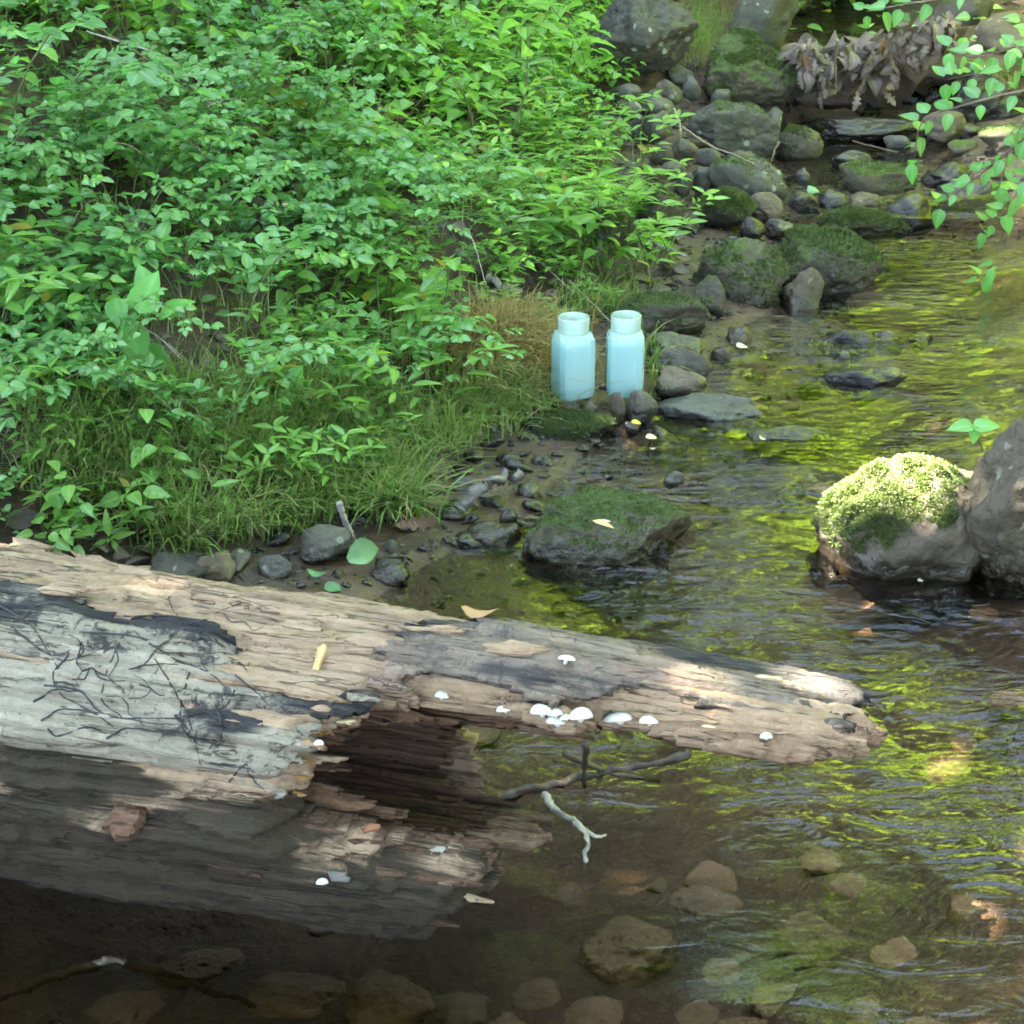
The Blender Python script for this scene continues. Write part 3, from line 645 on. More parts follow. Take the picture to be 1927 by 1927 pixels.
def wood_mat(name, stops, alt, grainscale=1.0, bump=.6, stain=(.03, .028, .03), rough=.8, altfac=.5, mottle=0.):
    stops = [(a, kk(c)) for a, c in stops]; alt = kk(alt); stain = kk(stain)
    m, t, N, L = nt(name)
    lp = N('Attribute', attribute_name='lp'); va = N('Attribute', attribute_name='var')
    mp = N('Mapping'); L(lp.outputs['Vector'], mp.inputs[0]); mp.inputs['Scale'].default_value = (5 * grainscale, 60 * grainscale, 60 * grainscale)
    g1 = noise_n(N, L, 1, 6, .65, mp.outputs[0], .8)
    g2 = noise_n(N, L, 9, 5, .65, lp.outputs['Vector'], .5); g3 = noise_n(N, L, 70, 4, .65, lp.outputs['Vector'])
    f = math_n(N, L, 'ADD', math_n(N, L, 'MULTIPLY', g1.outputs[0], .65), math_n(N, L, 'MULTIPLY', g3.outputs[0], .35))
    r = ramp(N, stops); L(f, r.inputs[0])
    am = N('MapRange'); L(g2.outputs[0], am.inputs[0]); am.inputs[1].default_value = .48; am.inputs[2].default_value = .62
    col = mixc(N, L, math_n(N, L, 'MULTIPLY', am.outputs[0], altfac), r.outputs[0], alt)
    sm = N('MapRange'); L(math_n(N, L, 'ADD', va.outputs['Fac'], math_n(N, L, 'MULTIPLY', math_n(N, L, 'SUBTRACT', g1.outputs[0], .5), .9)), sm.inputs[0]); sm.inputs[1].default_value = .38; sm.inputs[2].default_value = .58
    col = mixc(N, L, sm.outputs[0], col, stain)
    co = N('Attribute', attribute_name='core'); cmr = N('MapRange'); L(co.outputs['Fac'], cmr.inputs[0]); cmr.inputs[1].default_value = .12; cmr.inputs[2].default_value = .5
    rot = ramp(N, [(.3, (.030, .017, .011)), (.7, (.12, .068, .042))]); L(f, rot.inputs[0])
    col = mixc(N, L, cmr.outputs[0], col, rot.outputs[0])
    mc = N('Mapping'); L(lp.outputs['Vector'], mc.inputs[0]); mc.inputs['Scale'].default_value = (2.2, 34, 34)
    ck = noise_n(N, L, 1, 4, .6, mc.outputs[0], 1.2); cd = math_n(N, L, 'ABSOLUTE', math_n(N, L, 'SUBTRACT', ck.outputs[0], .5), None)
    cr = N('MapRange'); L(cd, cr.inputs[0]); cr.inputs[1].default_value = .0; cr.inputs[2].default_value = .016; cr.inputs[3].default_value = .6; cr.inputs[4].default_value = 0
    crk = math_n(N, L, 'MULTIPLY', cr.outputs[0], math_n(N, L, 'GREATER_THAN', g2.outputs[0], .46))
    col = mixc(N, L, crk, col, (.018, .014, .011))
    if mottle:
        gm = noise_n(N, L, 26, 6, .75, lp.outputs['Vector'], 1.5); mm = N('MapRange'); L(math_n(N, L, 'ADD', gm.outputs[0], math_n(N, L, 'MULTIPLY', va.outputs['Fac'], .30)), mm.inputs[0]); mm.inputs[1].default_value = .63; mm.inputs[2].default_value = .70
        col = mixc(N, L, math_n(N, L, 'MULTIPLY', mm.outputs[0], mottle), col, stain)
    p = N('BsdfPrincipled'); L(col, p.inputs['Base Color']); p.inputs['Roughness'].default_value = rough; p.inputs['Specular IOR Level'].default_value = .25
    h = math_n(N, L, 'ADD', g1.outputs[0], math_n(N, L, 'MULTIPLY', g3.outputs[0], .5))
    h = math_n(N, L, 'SUBTRACT', h, math_n(N, L, 'MULTIPLY', crk, .8))
    L(bump_n(N, L, h, min(1, bump * 1.5), .013), p.inputs['Normal'])
    o = N('OutputMaterial'); L(p.outputs[0], o.inputs[0]); return m
def stp(lst): return [log_st(*p) for p in lst]
rind_top = stp([(0, 1090), (120, 1105), (210, 1160), (300, 1150), (390, 1165), (450, 1225), (470, 1245), (560, 1255), (640, 1278), (706, 1300)])
rind_end = stp([(706, 1318), (668, 1338), (622, 1362), (592, 1385), (570, 1430), (552, 1470), (546, 1522)])
rind_low = stp([(400, 1478), (250, 1446), (100, 1420), (0, 1405)])
strip_low = stp([(708, 1294), (800, 1256), (886, 1265), (943, 1283), (1034, 1320), (1102, 1305), (1171, 1297), (1228, 1288), (1314, 1322), (1428, 1345), (1536, 1355), (1594, 1357), (1624, 1328)])
tip = strip_low[-1][0]
lip = stp([(838, 1745), (908, 1706), (900, 1668), (830, 1655), (743, 1640), (652, 1590), (562, 1560)])
sback = log_st(905, 1450, True)[0]; sblock = log_st(1000, 1640, True)[0]
fall = [(s, t - 4) for s, t in strip_low]
P_rind = [(-2.1, rind_top[0][1])] + rind_top + rind_end + rind_low + [(-2.1, rind_low[-1][1])]
P_sap = [(-2.2, -101), (lip[0][0], -101)] + lip + [(s + .012, t) for s, t in rind_end[::-1]] + fall[:-1] + [(tip + .03, fall[-1][1]), (tip + .035, 110), (tip - .02, 142), (sback + .2, 150), (sback, 165), (sback - .02, 200), (sback + .03, 225), (sblock, 236), (sblock, 255), (lip[0][0] - .02, 261), (-2.2, 261)]
P_heart = [(-2.2, -101), (lip[1][0] - .06, -101), (lip[2][0] - .1, lip[2][1] - 4), (lip[4][0] - .05, lip[4][1] + 2), (lip[5][0] + .02, lip[5][1] + 2)] + [(s + .022 + .02 * math.sin(t * .4), t) for s, t in rind_end[::-1]] + [(rind_end[0][0] + .12, 62), (rind_end[0][0] + .32, 80), (rind_end[0][0] + .4, 140), (sback - .05, 150), (sback - .04, 230), (sback + .06, 258), (-2.2, 261)]
P_strip = strip_low + [(tip + .005, 100), (tip - .03, 146), (strip_low[0][0] + .30, 140), (strip_low[0][0] + .16, 118), (strip_low[0][0] + .03, 96)]
LOWT = lambda s: np.interp(s, [p[0] for p in rind_low[::-1]], [p[1] for p in rind_low[::-1]])
def rl_sap(s, t): return np.clip(sstep(LOWT(s) + 3, LOWT(s) - 5, t) + .25, 0, 1)
def rl_all(s, t): return np.ones_like(s)
def dk_rind(s, t):
    n = fbm(np.stack([s.ravel() * 6, t.ravel() * .06, 0 * s.ravel()], 1), 77, 4).reshape(s.shape)
    e = np.interp(s, [p[0] for p in rind_top], [p[1] for p in rind_top]); d = (e - t)
    k = .92 - d / 52 + .55 * n
    k = k * sstep(rind_top[0][0] - .6, rind_top[0][0] - .2, s)
    return np.clip(k, 0, 1) * .78
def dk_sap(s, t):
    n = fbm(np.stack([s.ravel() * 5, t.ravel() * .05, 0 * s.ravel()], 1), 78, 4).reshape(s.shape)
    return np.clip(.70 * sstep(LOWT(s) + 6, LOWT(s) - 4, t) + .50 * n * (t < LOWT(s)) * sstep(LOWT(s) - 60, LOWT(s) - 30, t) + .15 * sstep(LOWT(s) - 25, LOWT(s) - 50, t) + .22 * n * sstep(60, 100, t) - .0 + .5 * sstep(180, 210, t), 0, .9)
def dk_strip(s, t):
    n = fbm(np.stack([s.ravel() * 5, t.ravel() * .06, 0 * s.ravel()], 1), 79, 4).reshape(s.shape)
    return np.clip(.36 + .5 * n, 0, .8)
M['rind'] = wood_mat('weathered_rind', [(.25, (.13, .113, .088)), (.5, (.27, .24, .19)), (.75, (.42, .375, .30))], (.25, .20, .145), .8, stain=(.030, .029, .031), altfac=.35, mottle=.85)
M['sap'] = wood_mat('rotting_sapwood', [(.25, (.15, .095, .058)), (.5, (.34, .235, .155)), (.75, (.50, .38, .265))], (.34, .245, .175), 1.0, stain=(.034, .024, .014), altfac=.55, mottle=.45)
M['heart'] = wood_mat('rotten_heartwood', [(.25, (.038, .020, .012)), (.5, (.115, .060, .035)), (.78, (.25, .135, .08))], (.065, .034, .02), 1.0, bump=.9)
M['strip'] = wood_mat('weathered_grey_surface', [(.25, (.075, .060, .050)), (.5, (.185, .150, .122)), (.75, (.32, .265, .215))], (.30, .185, .145), 1.2, stain=(.045, .041, .042), altfac=.4, mottle=.7)
logE = link('fallen_log', None, loc=(0, 0, 0)); tag(logE, 'hollow rotting grey log broken open over the water, with white mushrooms', 'log')
LV, LFc = [], []
for nm, poly, rin, rout, mt, sd, dkf, jg in (('rind', P_rind, .018, .0, M['rind'], 11, dk_rind, .010), ('sapwood', P_sap, .078, .016, M['sap'], 12, dk_sap, .012), ('heartwood', P_heart, .105, .074, M['heart'], 13, None, .014), ('weathered_surface', P_strip, .022, .009, M['strip'], 14, dk_strip, .012)):
    m, VA, F = layer(nm, poly, rin, rout, mt, sd, dark=dkf, jag=jg, amp=.004 if nm != 'heartwood' else .007, relief={'sapwood': rl_sap, 'heartwood': rl_all}.get(nm), wmin=.66 if nm == 'weathered_surface' else .3)
    link(nm, m, None, logE); n0 = sum(len(q) for q in LV); LV.append(VA); LFc += [tuple(i + n0 for i in f) for f in F]
lbvh = BVHTree.FromPolygons(np.concatenate(LV).tolist(), LFc)
# splinters and hanging shreds along the break
ms = MB(); rs = np.random.default_rng(21)
def splinter(px, py, ln, wd, mat, down=0., nm='splinter', deep=0.):
    p, n = hit(px, py, lbvh)
    if p is None: return
    m = MB(); p = p - np.array([0, -1, 0]) * deep; x = LD + rs.normal(size=3) * .06 + np.array([0, 0, -down]); b = basis(x, n)
    ln = ln * .7; wd = wd * .55; L_ = np.linspace(-.6, .4, 7) * ln; V = []
    for i, l in enumerate(L_):
        w_ = wd * (1 - .75 * (i / 6) ** 2) * rs.uniform(.75, 1.15); th_ = wd * .28 * (1 - .6 * i / 6)
        for a, c in ((-1, -.3), (-.3, 1), (.5, .8), (1, -.4)):
            V.append(p + b[0] * l + b[1] * a * w_ * .5 + b[2] * (c * th_ + rs.normal() * .0012))
    F = [(i * 4 + j, i * 4 + (j + 1) % 4, i * 4 + 4 + (j + 1) % 4, i * 4 + 4 + j) for i in range(6) for j in range(4)] + [(3, 2, 1, 0), (24, 25, 26, 27)]
    V = np.array(V); m.add(V, F, .42 if mat == 'heart' else .15); me = m.mesh(nm, False); rel = V - LO
    at = me.attributes.new('lp', 'FLOAT_VECTOR', 'POINT'); at.data.foreach_set('vector', np.stack([rel @ LD, rel @ LF, rel @ LU], 1).astype(np.float32).ravel())
    link(nm, me, M[mat], logE)
for (a, b, c, d, mt) in ((890, 1690, .10, .03, 'sap'), (820, 1735, .12, .03, 'heart'), (860, 1660, .12, .028, 'heart'), (720, 1640, .11, .04, 'heart'), (780, 1600, .12, .035, 'heart'), (700, 1585, .10, .03, 'heart'), (600, 1560, .12, .03, 'heart'),
                     (560, 1450, .05, .02, 'sap'), (580, 1400, .05, .02, 'sap'), (640, 1355, .06, .02, 'rind'), (690, 1315, .06, .025, 'rind'), (740, 1290, .08, .03, 'strip'), (860, 1330, .16, .025, 'sap'), (980, 1375, .16, .03, 'sap'), (1060, 1385, .14, .03, 'heart'), (1000, 1400, .10, .03, 'heart'),
                     (1180, 1340, .18, .02, 'sap'), (1300, 1355, .18, .02, 'sap'), (1420, 1375, .16, .02, 'sap'), (1520, 1385, .14, .02, 'sap'), (1580, 1385, .12, .022, 'sap'), (1630, 1370, .06, .025, 'sap'),
                     (300, 1560, .10, .010, 'heart'), (450, 1640, .10, .010, 'heart')):
    splinter(a, b, c, d, mt)
M['amber'] = simple_mat('amber_rot', (.16, .075, .02), (.42, .24, .08), 45, .7, .5)
for (a, b, c, d) in ((652, 1352, .03, .018), (612, 1378, .04, .02), (592, 1402, .04, .022), (578, 1432, .04, .022), (566, 1462, .045, .022), (560, 1495, .04, .02), (900, 1690, .05, .02), (1640, 1372, .05, .02)):
    splinter(a, b, c, d, 'amber')
# black thread-like strands running over the rind
def strand(pts, r, nm='fungal_strand'):
    Q = []
    P2 = spline([(x, y, 0) for x, y in pts], len(pts) * 5)
    for x, y, _ in P2:
        p, n = hit(x, y, lbvh)
        if p is not None and (not Q or np.linalg.norm(p - Q[-1]) < .08): Q.append(p + n * r * .1)
    if len(Q) > 3:
        m = MB(); tube(m, np.array(Q), r, r * .45, 5, n=len(Q), rough=r * .9, seed=int(pts[0][0])); link(nm, m.mesh(nm), M['strand'], logE)
M['strand'] = simple_mat('black_strand', (.012, .011, .013), (.035, .032, .036), 60, .6, .4)
for pts in (((80, 1290), (150, 1300), (200, 1345), (330, 1350), (430, 1330)), ((130, 1236), (100, 1270), (120, 1310), (190, 1350), (240, 1380)), ((75, 1355), (120, 1335), (200, 1345), (290, 1362), (350, 1365)), ((240, 1180), (210, 1240), (190, 1310), (230, 1350)), ((360, 1250), (340, 1330), (350, 1380), (400, 1400), (420, 1420)),
            ((330, 1345), (360, 1385), (380, 1430), (420, 1445)), ((440, 1270), (480, 1300), (510, 1335)), ((440, 1300), (420, 1330), (390, 1340), (430, 1365)), ((290, 1240), (330, 1300), (360, 1370), (378, 1440)), ((395, 1435), (450, 1440), (480, 1455)), ((430, 1470), (460, 1440), (470, 1460), (500, 1490)), ((20, 1180), (90, 1230), (140, 1240), (230, 1200)), ((0, 1140), (60, 1180), (110, 1260)), ((150, 1190), (260, 1200), (330, 1240), (400, 1270), (440, 1310)), ((200, 1390), (240, 1370), (300, 1375)), ((90, 1370), (110, 1385), (160, 1370), (200, 1380)), ((230, 1160), (330, 1160), (410, 1190), (455, 1225))):
    strand(pts, .0015)
rw = np.random.default_rng(9)
for k in range(22):
    x, y = rw.uniform(10, 430), rw.uniform(1130, 1330); a = rw.uniform(-.6, .9); pts = []
    for q in range(5): pts.append((x, y)); a += rw.normal() * .7; x += 24 * math.cos(a); y += 20 * math.sin(a)
    strand(pts, rw.uniform(.0008, .0016))
# bark plates peeling on the log
def plate(px, py, ln, wd, th, mat, nm, par, rotz=0., lift=.0, col=None):
    p, n = hit(px, py, lbvh)
    if p is None: return None
    b = basis(LD * math.cos(rotz) + np.cross(n, LD) * math.sin(rotz), n); k = 8; V = []; r = np.random.default_rng(int(px * 7 + py))
    rad = 1 + .18 * r.normal(size=12)
    ang = np.linspace(0, 2 * math.pi, 12, endpoint=False)
    ring = [(math.copysign(abs(math.cos(a)) ** .6, math.cos(a)) * ln / 2 * q, math.copysign(abs(math.sin(a)) ** .6, math.sin(a)) * wd / 2 * q) for a, q in zip(ang, rad)]
    for zz, sc in ((-th * .3, 1.), (th * .5, 1.), (th * .9, .75)):
        for x, y in ring: V.append(p + b[0] * x * sc + b[1] * y * sc + b[2] * (zz + lift + r.normal() * th * .1))
    V.append(p + b[2] * (th * .95 + lift)); F = [(i + 12 * l, (i + 1) % 12 + 12 * l, (i + 1) % 12 + 12 * l + 12, i + 12 * l + 12) for l in (0, 1) for i in range(12)] + [(24 + i, 24 + (i + 1) % 12, 36) for i in range(12)] + [tuple(range(12))[::-1]]
    m = MB(); V = np.array(V); m.add(V, F, .1); me = m.mesh(nm, False); rel = V - LO
    at = me.attributes.new('lp', 'FLOAT_VECTOR', 'POINT'); at.data.foreach_set('vector', np.stack([rel @ LD, rel @ LF, rel @ LU], 1).astype(np.float32).ravel())
    return link(nm, me, M[mat] if isinstance(mat, str) else mat, par)
for a, b, c, d in ((120, 1110, .09, .035), (60, 1030, .10, .03), (250, 1080, .08, .03), (400, 1120, .1, .03), (560, 1180, .09, .025), (180, 1060, .12, .03), (700, 1210, .1, .03), (330, 1095, .07, .02), (820, 1190, .1, .03), (960, 1220, .12, .025)):
    plate(a, b, c * .7, d * .8, .005, 'sap', 'wood_flake', logE, rw.uniform(-.2, .2))
knot = plate(231, 1545, .05, .05, .012, 'heart', 'knot', logE)
# ------------------------------------------------------------------ mushrooms and scraps on the log
def mush_mat():
    m, t, N, L = nt('mushroom_cap'); tc = N('TexCoord'); nz = noise_n(N, L, 60, 3, .5, tc.outputs['Object'])
    r = ramp(N, [(.3, (.32, .33, .31)), (.7, (.48, .49, .46))]); L(nz.outputs[0], r.inputs[0])
    p = N('BsdfPrincipled'); L(r.outputs[0], p.inputs['Base Color']); p.inputs['Roughness'].default_value = .45
    o = N('OutputMaterial'); L(p.outputs[0], o.inputs[0]); return m
M['cap'] = mush_mat(); M['cap_y'] = simple_mat('tan_cap', (.45, .36, .2), (.6, .5, .32), 40, .5, .1)
def mushroom(px, py, rpx, label, group=None, flat=.92, mat='cap'):
    p, n = hit(px, py + rpx * .35, lbvh)
    if p is None: return
    d = (p - CAM) @ FWD; r = 1.25 * rpx / FPX * d
    out = np.array([n[0], n[1], max(n[2], 0) * .3]); out = out / (np.linalg.norm(out) + 1e-9)
    e = link('mushroom', None, loc=tuple(p)); e.rotation_euler = (math.radians(-27), math.radians(math.sin(px) * 9), 0); tag(e, label, 'mushroom', group)
    q = np.random.default_rng(int(px)); m = MB(); k = 18; V = [out * r * .7 + np.array([0, 0, r * (.2 + flat)])]; F = []
    for i in range(1, 7):
        a = i / 6 * math.pi / 2
        for j in range(k):
            an = 2 * math.pi * j / k; rad = r * math.sin(a) * (1 + .07 * math.sin(3 * an + px) + .05 * math.sin(7 * an + 2 * px)); V.append(out * r * .7 + np.array([math.cos(an) * rad, math.sin(an) * rad * .85, r * .2 + r * flat * math.cos(a)]))
    for j in range(k): V.append(out * r * .7 + np.array([math.cos(2 * math.pi * j / k) * r * .9, math.sin(2 * math.pi * j / k) * r * .76, r * .12]))
    V.append(out * r * .5 + np.array([0, 0, r * .2])); c0 = len(V) - 1
    F += [(0, 1 + j, 1 + (j + 1) % k) for j in range(k)] + [(1 + i * k + j, 1 + i * k + k + j, 1 + i * k + k + (j + 1) % k, 1 + i * k + (j + 1) % k) for i in range(6) for j in range(k)] + [(1 + 6 * k + (j + 1) % k, 1 + 6 * k + j, c0) for j in range(k)]
    m.add(np.array(V), F); link('cap', m.mesh('cap'), M[mat], e)
    m = MB(); tube(m, [(-out * r * .3), out * r * .25 + np.array([0, 0, r * .02]), out * r * .62 + np.array([0, 0, r * .3])], r * .28, r * .2, 7); link('stem', m.mesh('stem'), M[mat], e)
MG = 'white mushrooms in a row under the broken strip of the log'
mushroom(831, 1310, 11, 'small white mushroom apart from the row, nearest the hollow of the log')
mushroom(953, 1335, 12, 'round white mushroom beside the reddish crumbling wood')
mushroom(1021, 1339, 17, 'domed white mushroom at the end of the tight mushroom cluster')
for a, b, c in ((1047, 1343, 12), (1066, 1351, 9), (1050, 1359, 14)): mushroom(a, b, c, 'small white mushroom crowded in the tight cluster on the log', MG)
mushroom(1092, 1348, 18, 'wide pointed white mushroom at the end of the tight cluster')
mushroom(1168, 1350, 22, 'widest flat white mushroom on its own under the log strip', flat=.5)
mushroom(1222, 1357, 15, 'white mushroom last in the row towards the tip of the log strip')
mushroom(1064, 1242, 13, 'lone white mushroom on top of the weathered log strip', flat=.5)
mushroom(1442, 1386, 10, 'small pale mushroom hanging under the tip of the log strip')
mushroom(1334, 1366, 11, 'small greenish mushroom under the log strip', flat=.3, mat='cap_y')
mushroom(657, 1355, 15, 'cream bracket mushroom on the ragged rind edge above the hollow', flat=.35, mat='cap_y')
mushroom(600, 1404, 8, 'tiny cream mushroom on the broken rind edge')
mushroom(609, 1660, 9, 'tiny white mushroom low on the dark side of the log')
M['chip'] = simple_mat('fresh_wood_chip', (.50, .33, .13), (.68, .50, .25), 50, .7, .2)
M['chip_tan'] = simple_mat('tan_wood_chip', (.38, .27, .17), (.55, .42, .29), 50, .7, .2)
M['chip_grey'] = simple_mat('grey_bark_chip', (.09, .084, .075), (.19, .175, .155), 40, .8, .5)
M['leaf_rust'] = simple_mat('rust_dead_leaf', (.19, .075, .04), (.31, .135, .08), 40, .7, .3)
M['leaf_white'] = simple_mat('bleached_scrap', (.26, .24, .21), (.40, .38, .34), 40, .7, .3)
for a, b, c, d, t_, mt, rz, nm, lb in ((600, 1243, .046, .011, .006, 'chip', 1.35, 'wood_chip', 'yellow wood splinter standing on the log'), (1447, 1280, .036, .008, .004, 'chip_tan', 0, 'wood_chip', 'thin tan wood chip lying on the weathered log strip'),
        (1245, 1205, .065, .024, .012, 'chip_grey', 0, 'bark_chip', 'flat grey bark chip resting on top of the log strip'), (700, 1560, .020, .010, .003, 'leaf_rust', .4, 'dead_leaf', 'rust-red dead leaf scrap on the dark lower log'), (822, 1602, .020, .009, .003, 'leaf_white', .3, 'dead_leaf', 'white bleached leaf scrap on the dark lower log'),
        (640, 1652, .026, .014, .004, 'chip_grey', .1, 'bark_chip', 'small blue-grey chip low on the dark side of the log')):
    o = plate(a, b, c, d, t_, mt, nm, None, rz, .002)
    if o: tag(o, lb, nm.replace('_', ' '))

# ------------------------------------------------------------------ the two bottles
def plastic():
    m, t, N, L = nt('milky_plastic')
    df = N('BsdfDiffuse'); df.inputs['Color'].default_value = (.62, .80, .79, 1)
    tl = N('BsdfTranslucent'); tl.inputs['Color'].default_value = (.62, .82, .80, 1)
    tp = N('BsdfTransparent'); gl = N('BsdfGlossy'); gl.inputs['Roughness'].default_value = .25
    a = N('MixShader'); a.inputs[0].default_value = .35; L(df.outputs[0], a.inputs[1]); L(tl.outputs[0], a.inputs[2])
    b = N('MixShader'); b.inputs[0].default_value = .56; L(a.outputs[0], b.inputs[1]); L(tp.outputs[0], b.inputs[2])
    fr = N('Fresnel'); fr.inputs[0].default_value = 1.45
    c = N('MixShader'); L(fr.outputs[0], c.inputs[0]); L(b.outputs[0], c.inputs[1]); L(gl.outputs[0], c.inputs[2])
    o = N('OutputMaterial'); L(c.outputs[0], o.inputs[0]); return m
def liquid():
    m, t, N, L = nt('cloudy_blue_liquid')
    df = N('BsdfDiffuse'); df.inputs['Color'].default_value = (.24, .62, .70, 1); tl = N('BsdfTranslucent'); tl.inputs['Color'].default_value = (.24, .66, .74, 1)
    a = N('MixShader'); a.inputs[0].default_value = .55; L(df.outputs[0], a.inputs[1]); L(tl.outputs[0], a.inputs[2])
    o = N('OutputMaterial'); L(a.outputs[0], o.inputs[0]); return m
M['plastic'] = plastic(); M['liquid'] = liquid()
def sect(hw, ch, z, k=3):
    """square cross-section with rounded-off corners"""
    P = []
    for q in range(4):
        cx, cy = [(1, 1), (-1, 1), (-1, -1), (1, -1)][q]
        for j in range(k + 1):
            a = math.pi / 2 * q + math.pi / 2 * j / k; P.append(((hw - ch) * cx + ch * math.cos(a), (hw - ch) * cy + ch * math.sin(a), z))
    return P
def loft(secs, cap0=True, cap1=False):
    n = len(secs[0]); V = [p for s in secs for p in s]; F = [(i * n + j, i * n + (j + 1) % n, i * n + n + (j + 1) % n, i * n + n + j) for i in range(len(secs) - 1) for j in range(n)]
    if cap0: F.append(tuple(range(n))[::-1])
    if cap1: F.append(tuple(range(len(V) - n, len(V))))
    return V, F
def circ(r, z, n=40): return [(r * math.cos(2 * math.pi * j / n), r * math.sin(2 * math.pi * j / n), z) for j in range(n)]
def bottle(px, py, z, rot, hw, H, label):
    p = at_z(px, py, z); e = link('bottle', None, loc=(p[0], p[1] + .03, z)); e.rotation_euler = (0, 0, rot); tag(e, label, 'bottle', None)
    k = 2; ch = .024; prof = [(hw * .80, 0), (hw * .92, .005), (hw, .022), (hw, .05), (hw * .993, H * .4), (hw, H * .64), (hw * .985, H * .70), (hw * .95, H * .75), (hw * .89, H * .79), (hw * .83, H * .817)]
    secs = [sect(a, min(ch, a * .5) if i < 8 else a * (.62 if i == 8 else .98), zz, k) for i, (a, zz) in enumerate(prof)]
    V, F = loft(secs); m = MB(); m.add(V, F); me = m.mesh('body'); me.set_sharp_from_angle(angle=math.radians(21)); link('body', me, M['plastic'], e)
    rn = hw * .83; nk = [circ(rn * .97, H * .815), circ(rn, H * .825), circ(rn * .985, H * .84), circ(rn * .985, H * .86), circ(rn * .985, H * .90), circ(rn * 1.006, H * .915), circ(rn * .99, H * .93), circ(rn * .985, H * .95), circ(rn * .99, H * .985), circ(rn * .96, H * .999), circ(rn * .90, H), circ(rn * .87, H * .985), circ(rn * .87, H * .80)]
    V, F = loft(nk, False); m = MB(); m.add(V, F); link('neck', m.mesh('neck'), M['plastic'], e)
    ls = [sect(a * .955, min(ch, a * .45), zz + .003, k) for a, zz in prof[:6]] + [sect(hw * .945, ch * .9, H * .675, k)]
    V, F = loft(ls, True, True); m = MB(); m.add(V, F); link('liquid', m.mesh('liquid', False), M['liquid'], e)
bottle(1078, 752, .035, math.radians(24), .0485, .208, 'left of two open milky bottles, turned with one corner forward, full of pale blue liquid')
bottle(1175, 748, .035, math.radians(3), .0465, .208, 'open milky bottle squarely facing, its foot behind a rounded grey stone')

# ------------------------------------------------------------------ leaves
def leaf_shape(kind, n=5):
    """returns verts (x along the leaf 0..1, y across -.5...5, folded) and faces"""
    xs = np.linspace(0, 1, n)
    if kind == 'oval': w = np.sin(np.pi * xs ** .85) ** .75 * .33
    elif kind == 'ovate': w = np.sin(np.pi * xs ** .62) ** .9 * .33
    elif kind == 'lance': w = np.sin(np.pi * xs ** .7) ** .9 * .15
    elif kind == 'heart': w = np.array([.10, .44, .42, .25, .0]) if n == 5 else np.interp(xs, [0, .2, .45, .75, 1], [.12, .44, .42, .24, 0])
    elif kind == 'lobed': w = np.interp(xs, [0, .12, .3, .42, .55, .72, .8, 1], [.10, .36, .48, .28, .40, .22, .2, 0])
    elif kind == 'oak': w = np.interp(xs, [0, .15, .28, .40, .5, .62, .7, .82, 1], [.03, .16, .06, .26, .1, .28, .1, .14, 0])
    w[0] = max(w[0], .01)
    V = []
    for x, a in zip(xs, w):
        dz = -.22 * x * x
        V += [(x, -a, dz + .30 * a), (x, 0, dz), (x, a, dz + .30 * a)]
    F = []
    for i in range(n - 1):
        a = i * 3; F += [(a, a + 3, a + 4, a + 1), (a + 1, a + 4, a + 5, a + 2)]
    return np.array(V), F
LS = {'oval': leaf_shape('oval', 7), 'ovate': leaf_shape('ovate', 9), 'lance': leaf_shape('lance', 5), 'heart': leaf_shape('heart', 8), 'lobed': leaf_shape('lobed', 15), 'oak': leaf_shape('oak', 17), 'quad': leaf_shape('ovate', 3)}
def MID(V): return (np.arange(len(V)) % 3 == 1).astype(float)
def curled(kind, k, tw):
    V, F = LS[kind]; V = V.copy(); x, y = V[:, 0].copy(), V[:, 1].copy(); V[:, 2] = k * np.sin(x * 2.6) * .25 + 1.1 * y * y * np.sign(k) + tw * y * x; V[:, 1] = y * .75; return V, F
LS['heart_a'] = curled('heart', .5, .9); LS['oak_a'] = curled('oak', 1.3, .8); LS['oak_b'] = curled('oak', -1.1, -1.2); LS['ovate_a'] = curled('ovate', 1.5, 1.0); LS['ovate_b'] = curled('ovate', -.9, -.7)
def put_leaf(mb, kind, p, d, ln, r, up=None, var=None, tilt=.35):
    V, F = LS[kind]; u = np.array([0, -.3, 1.]) + r.normal(size=3) * tilt if up is None else up
    b = basis(d, u); mb.add(np.asarray(p) + (V * ln) @ b, F, float(r.random()) if var is None else var, MID(V))
def unit(v): return v / (np.linalg.norm(v) + 1e-9)

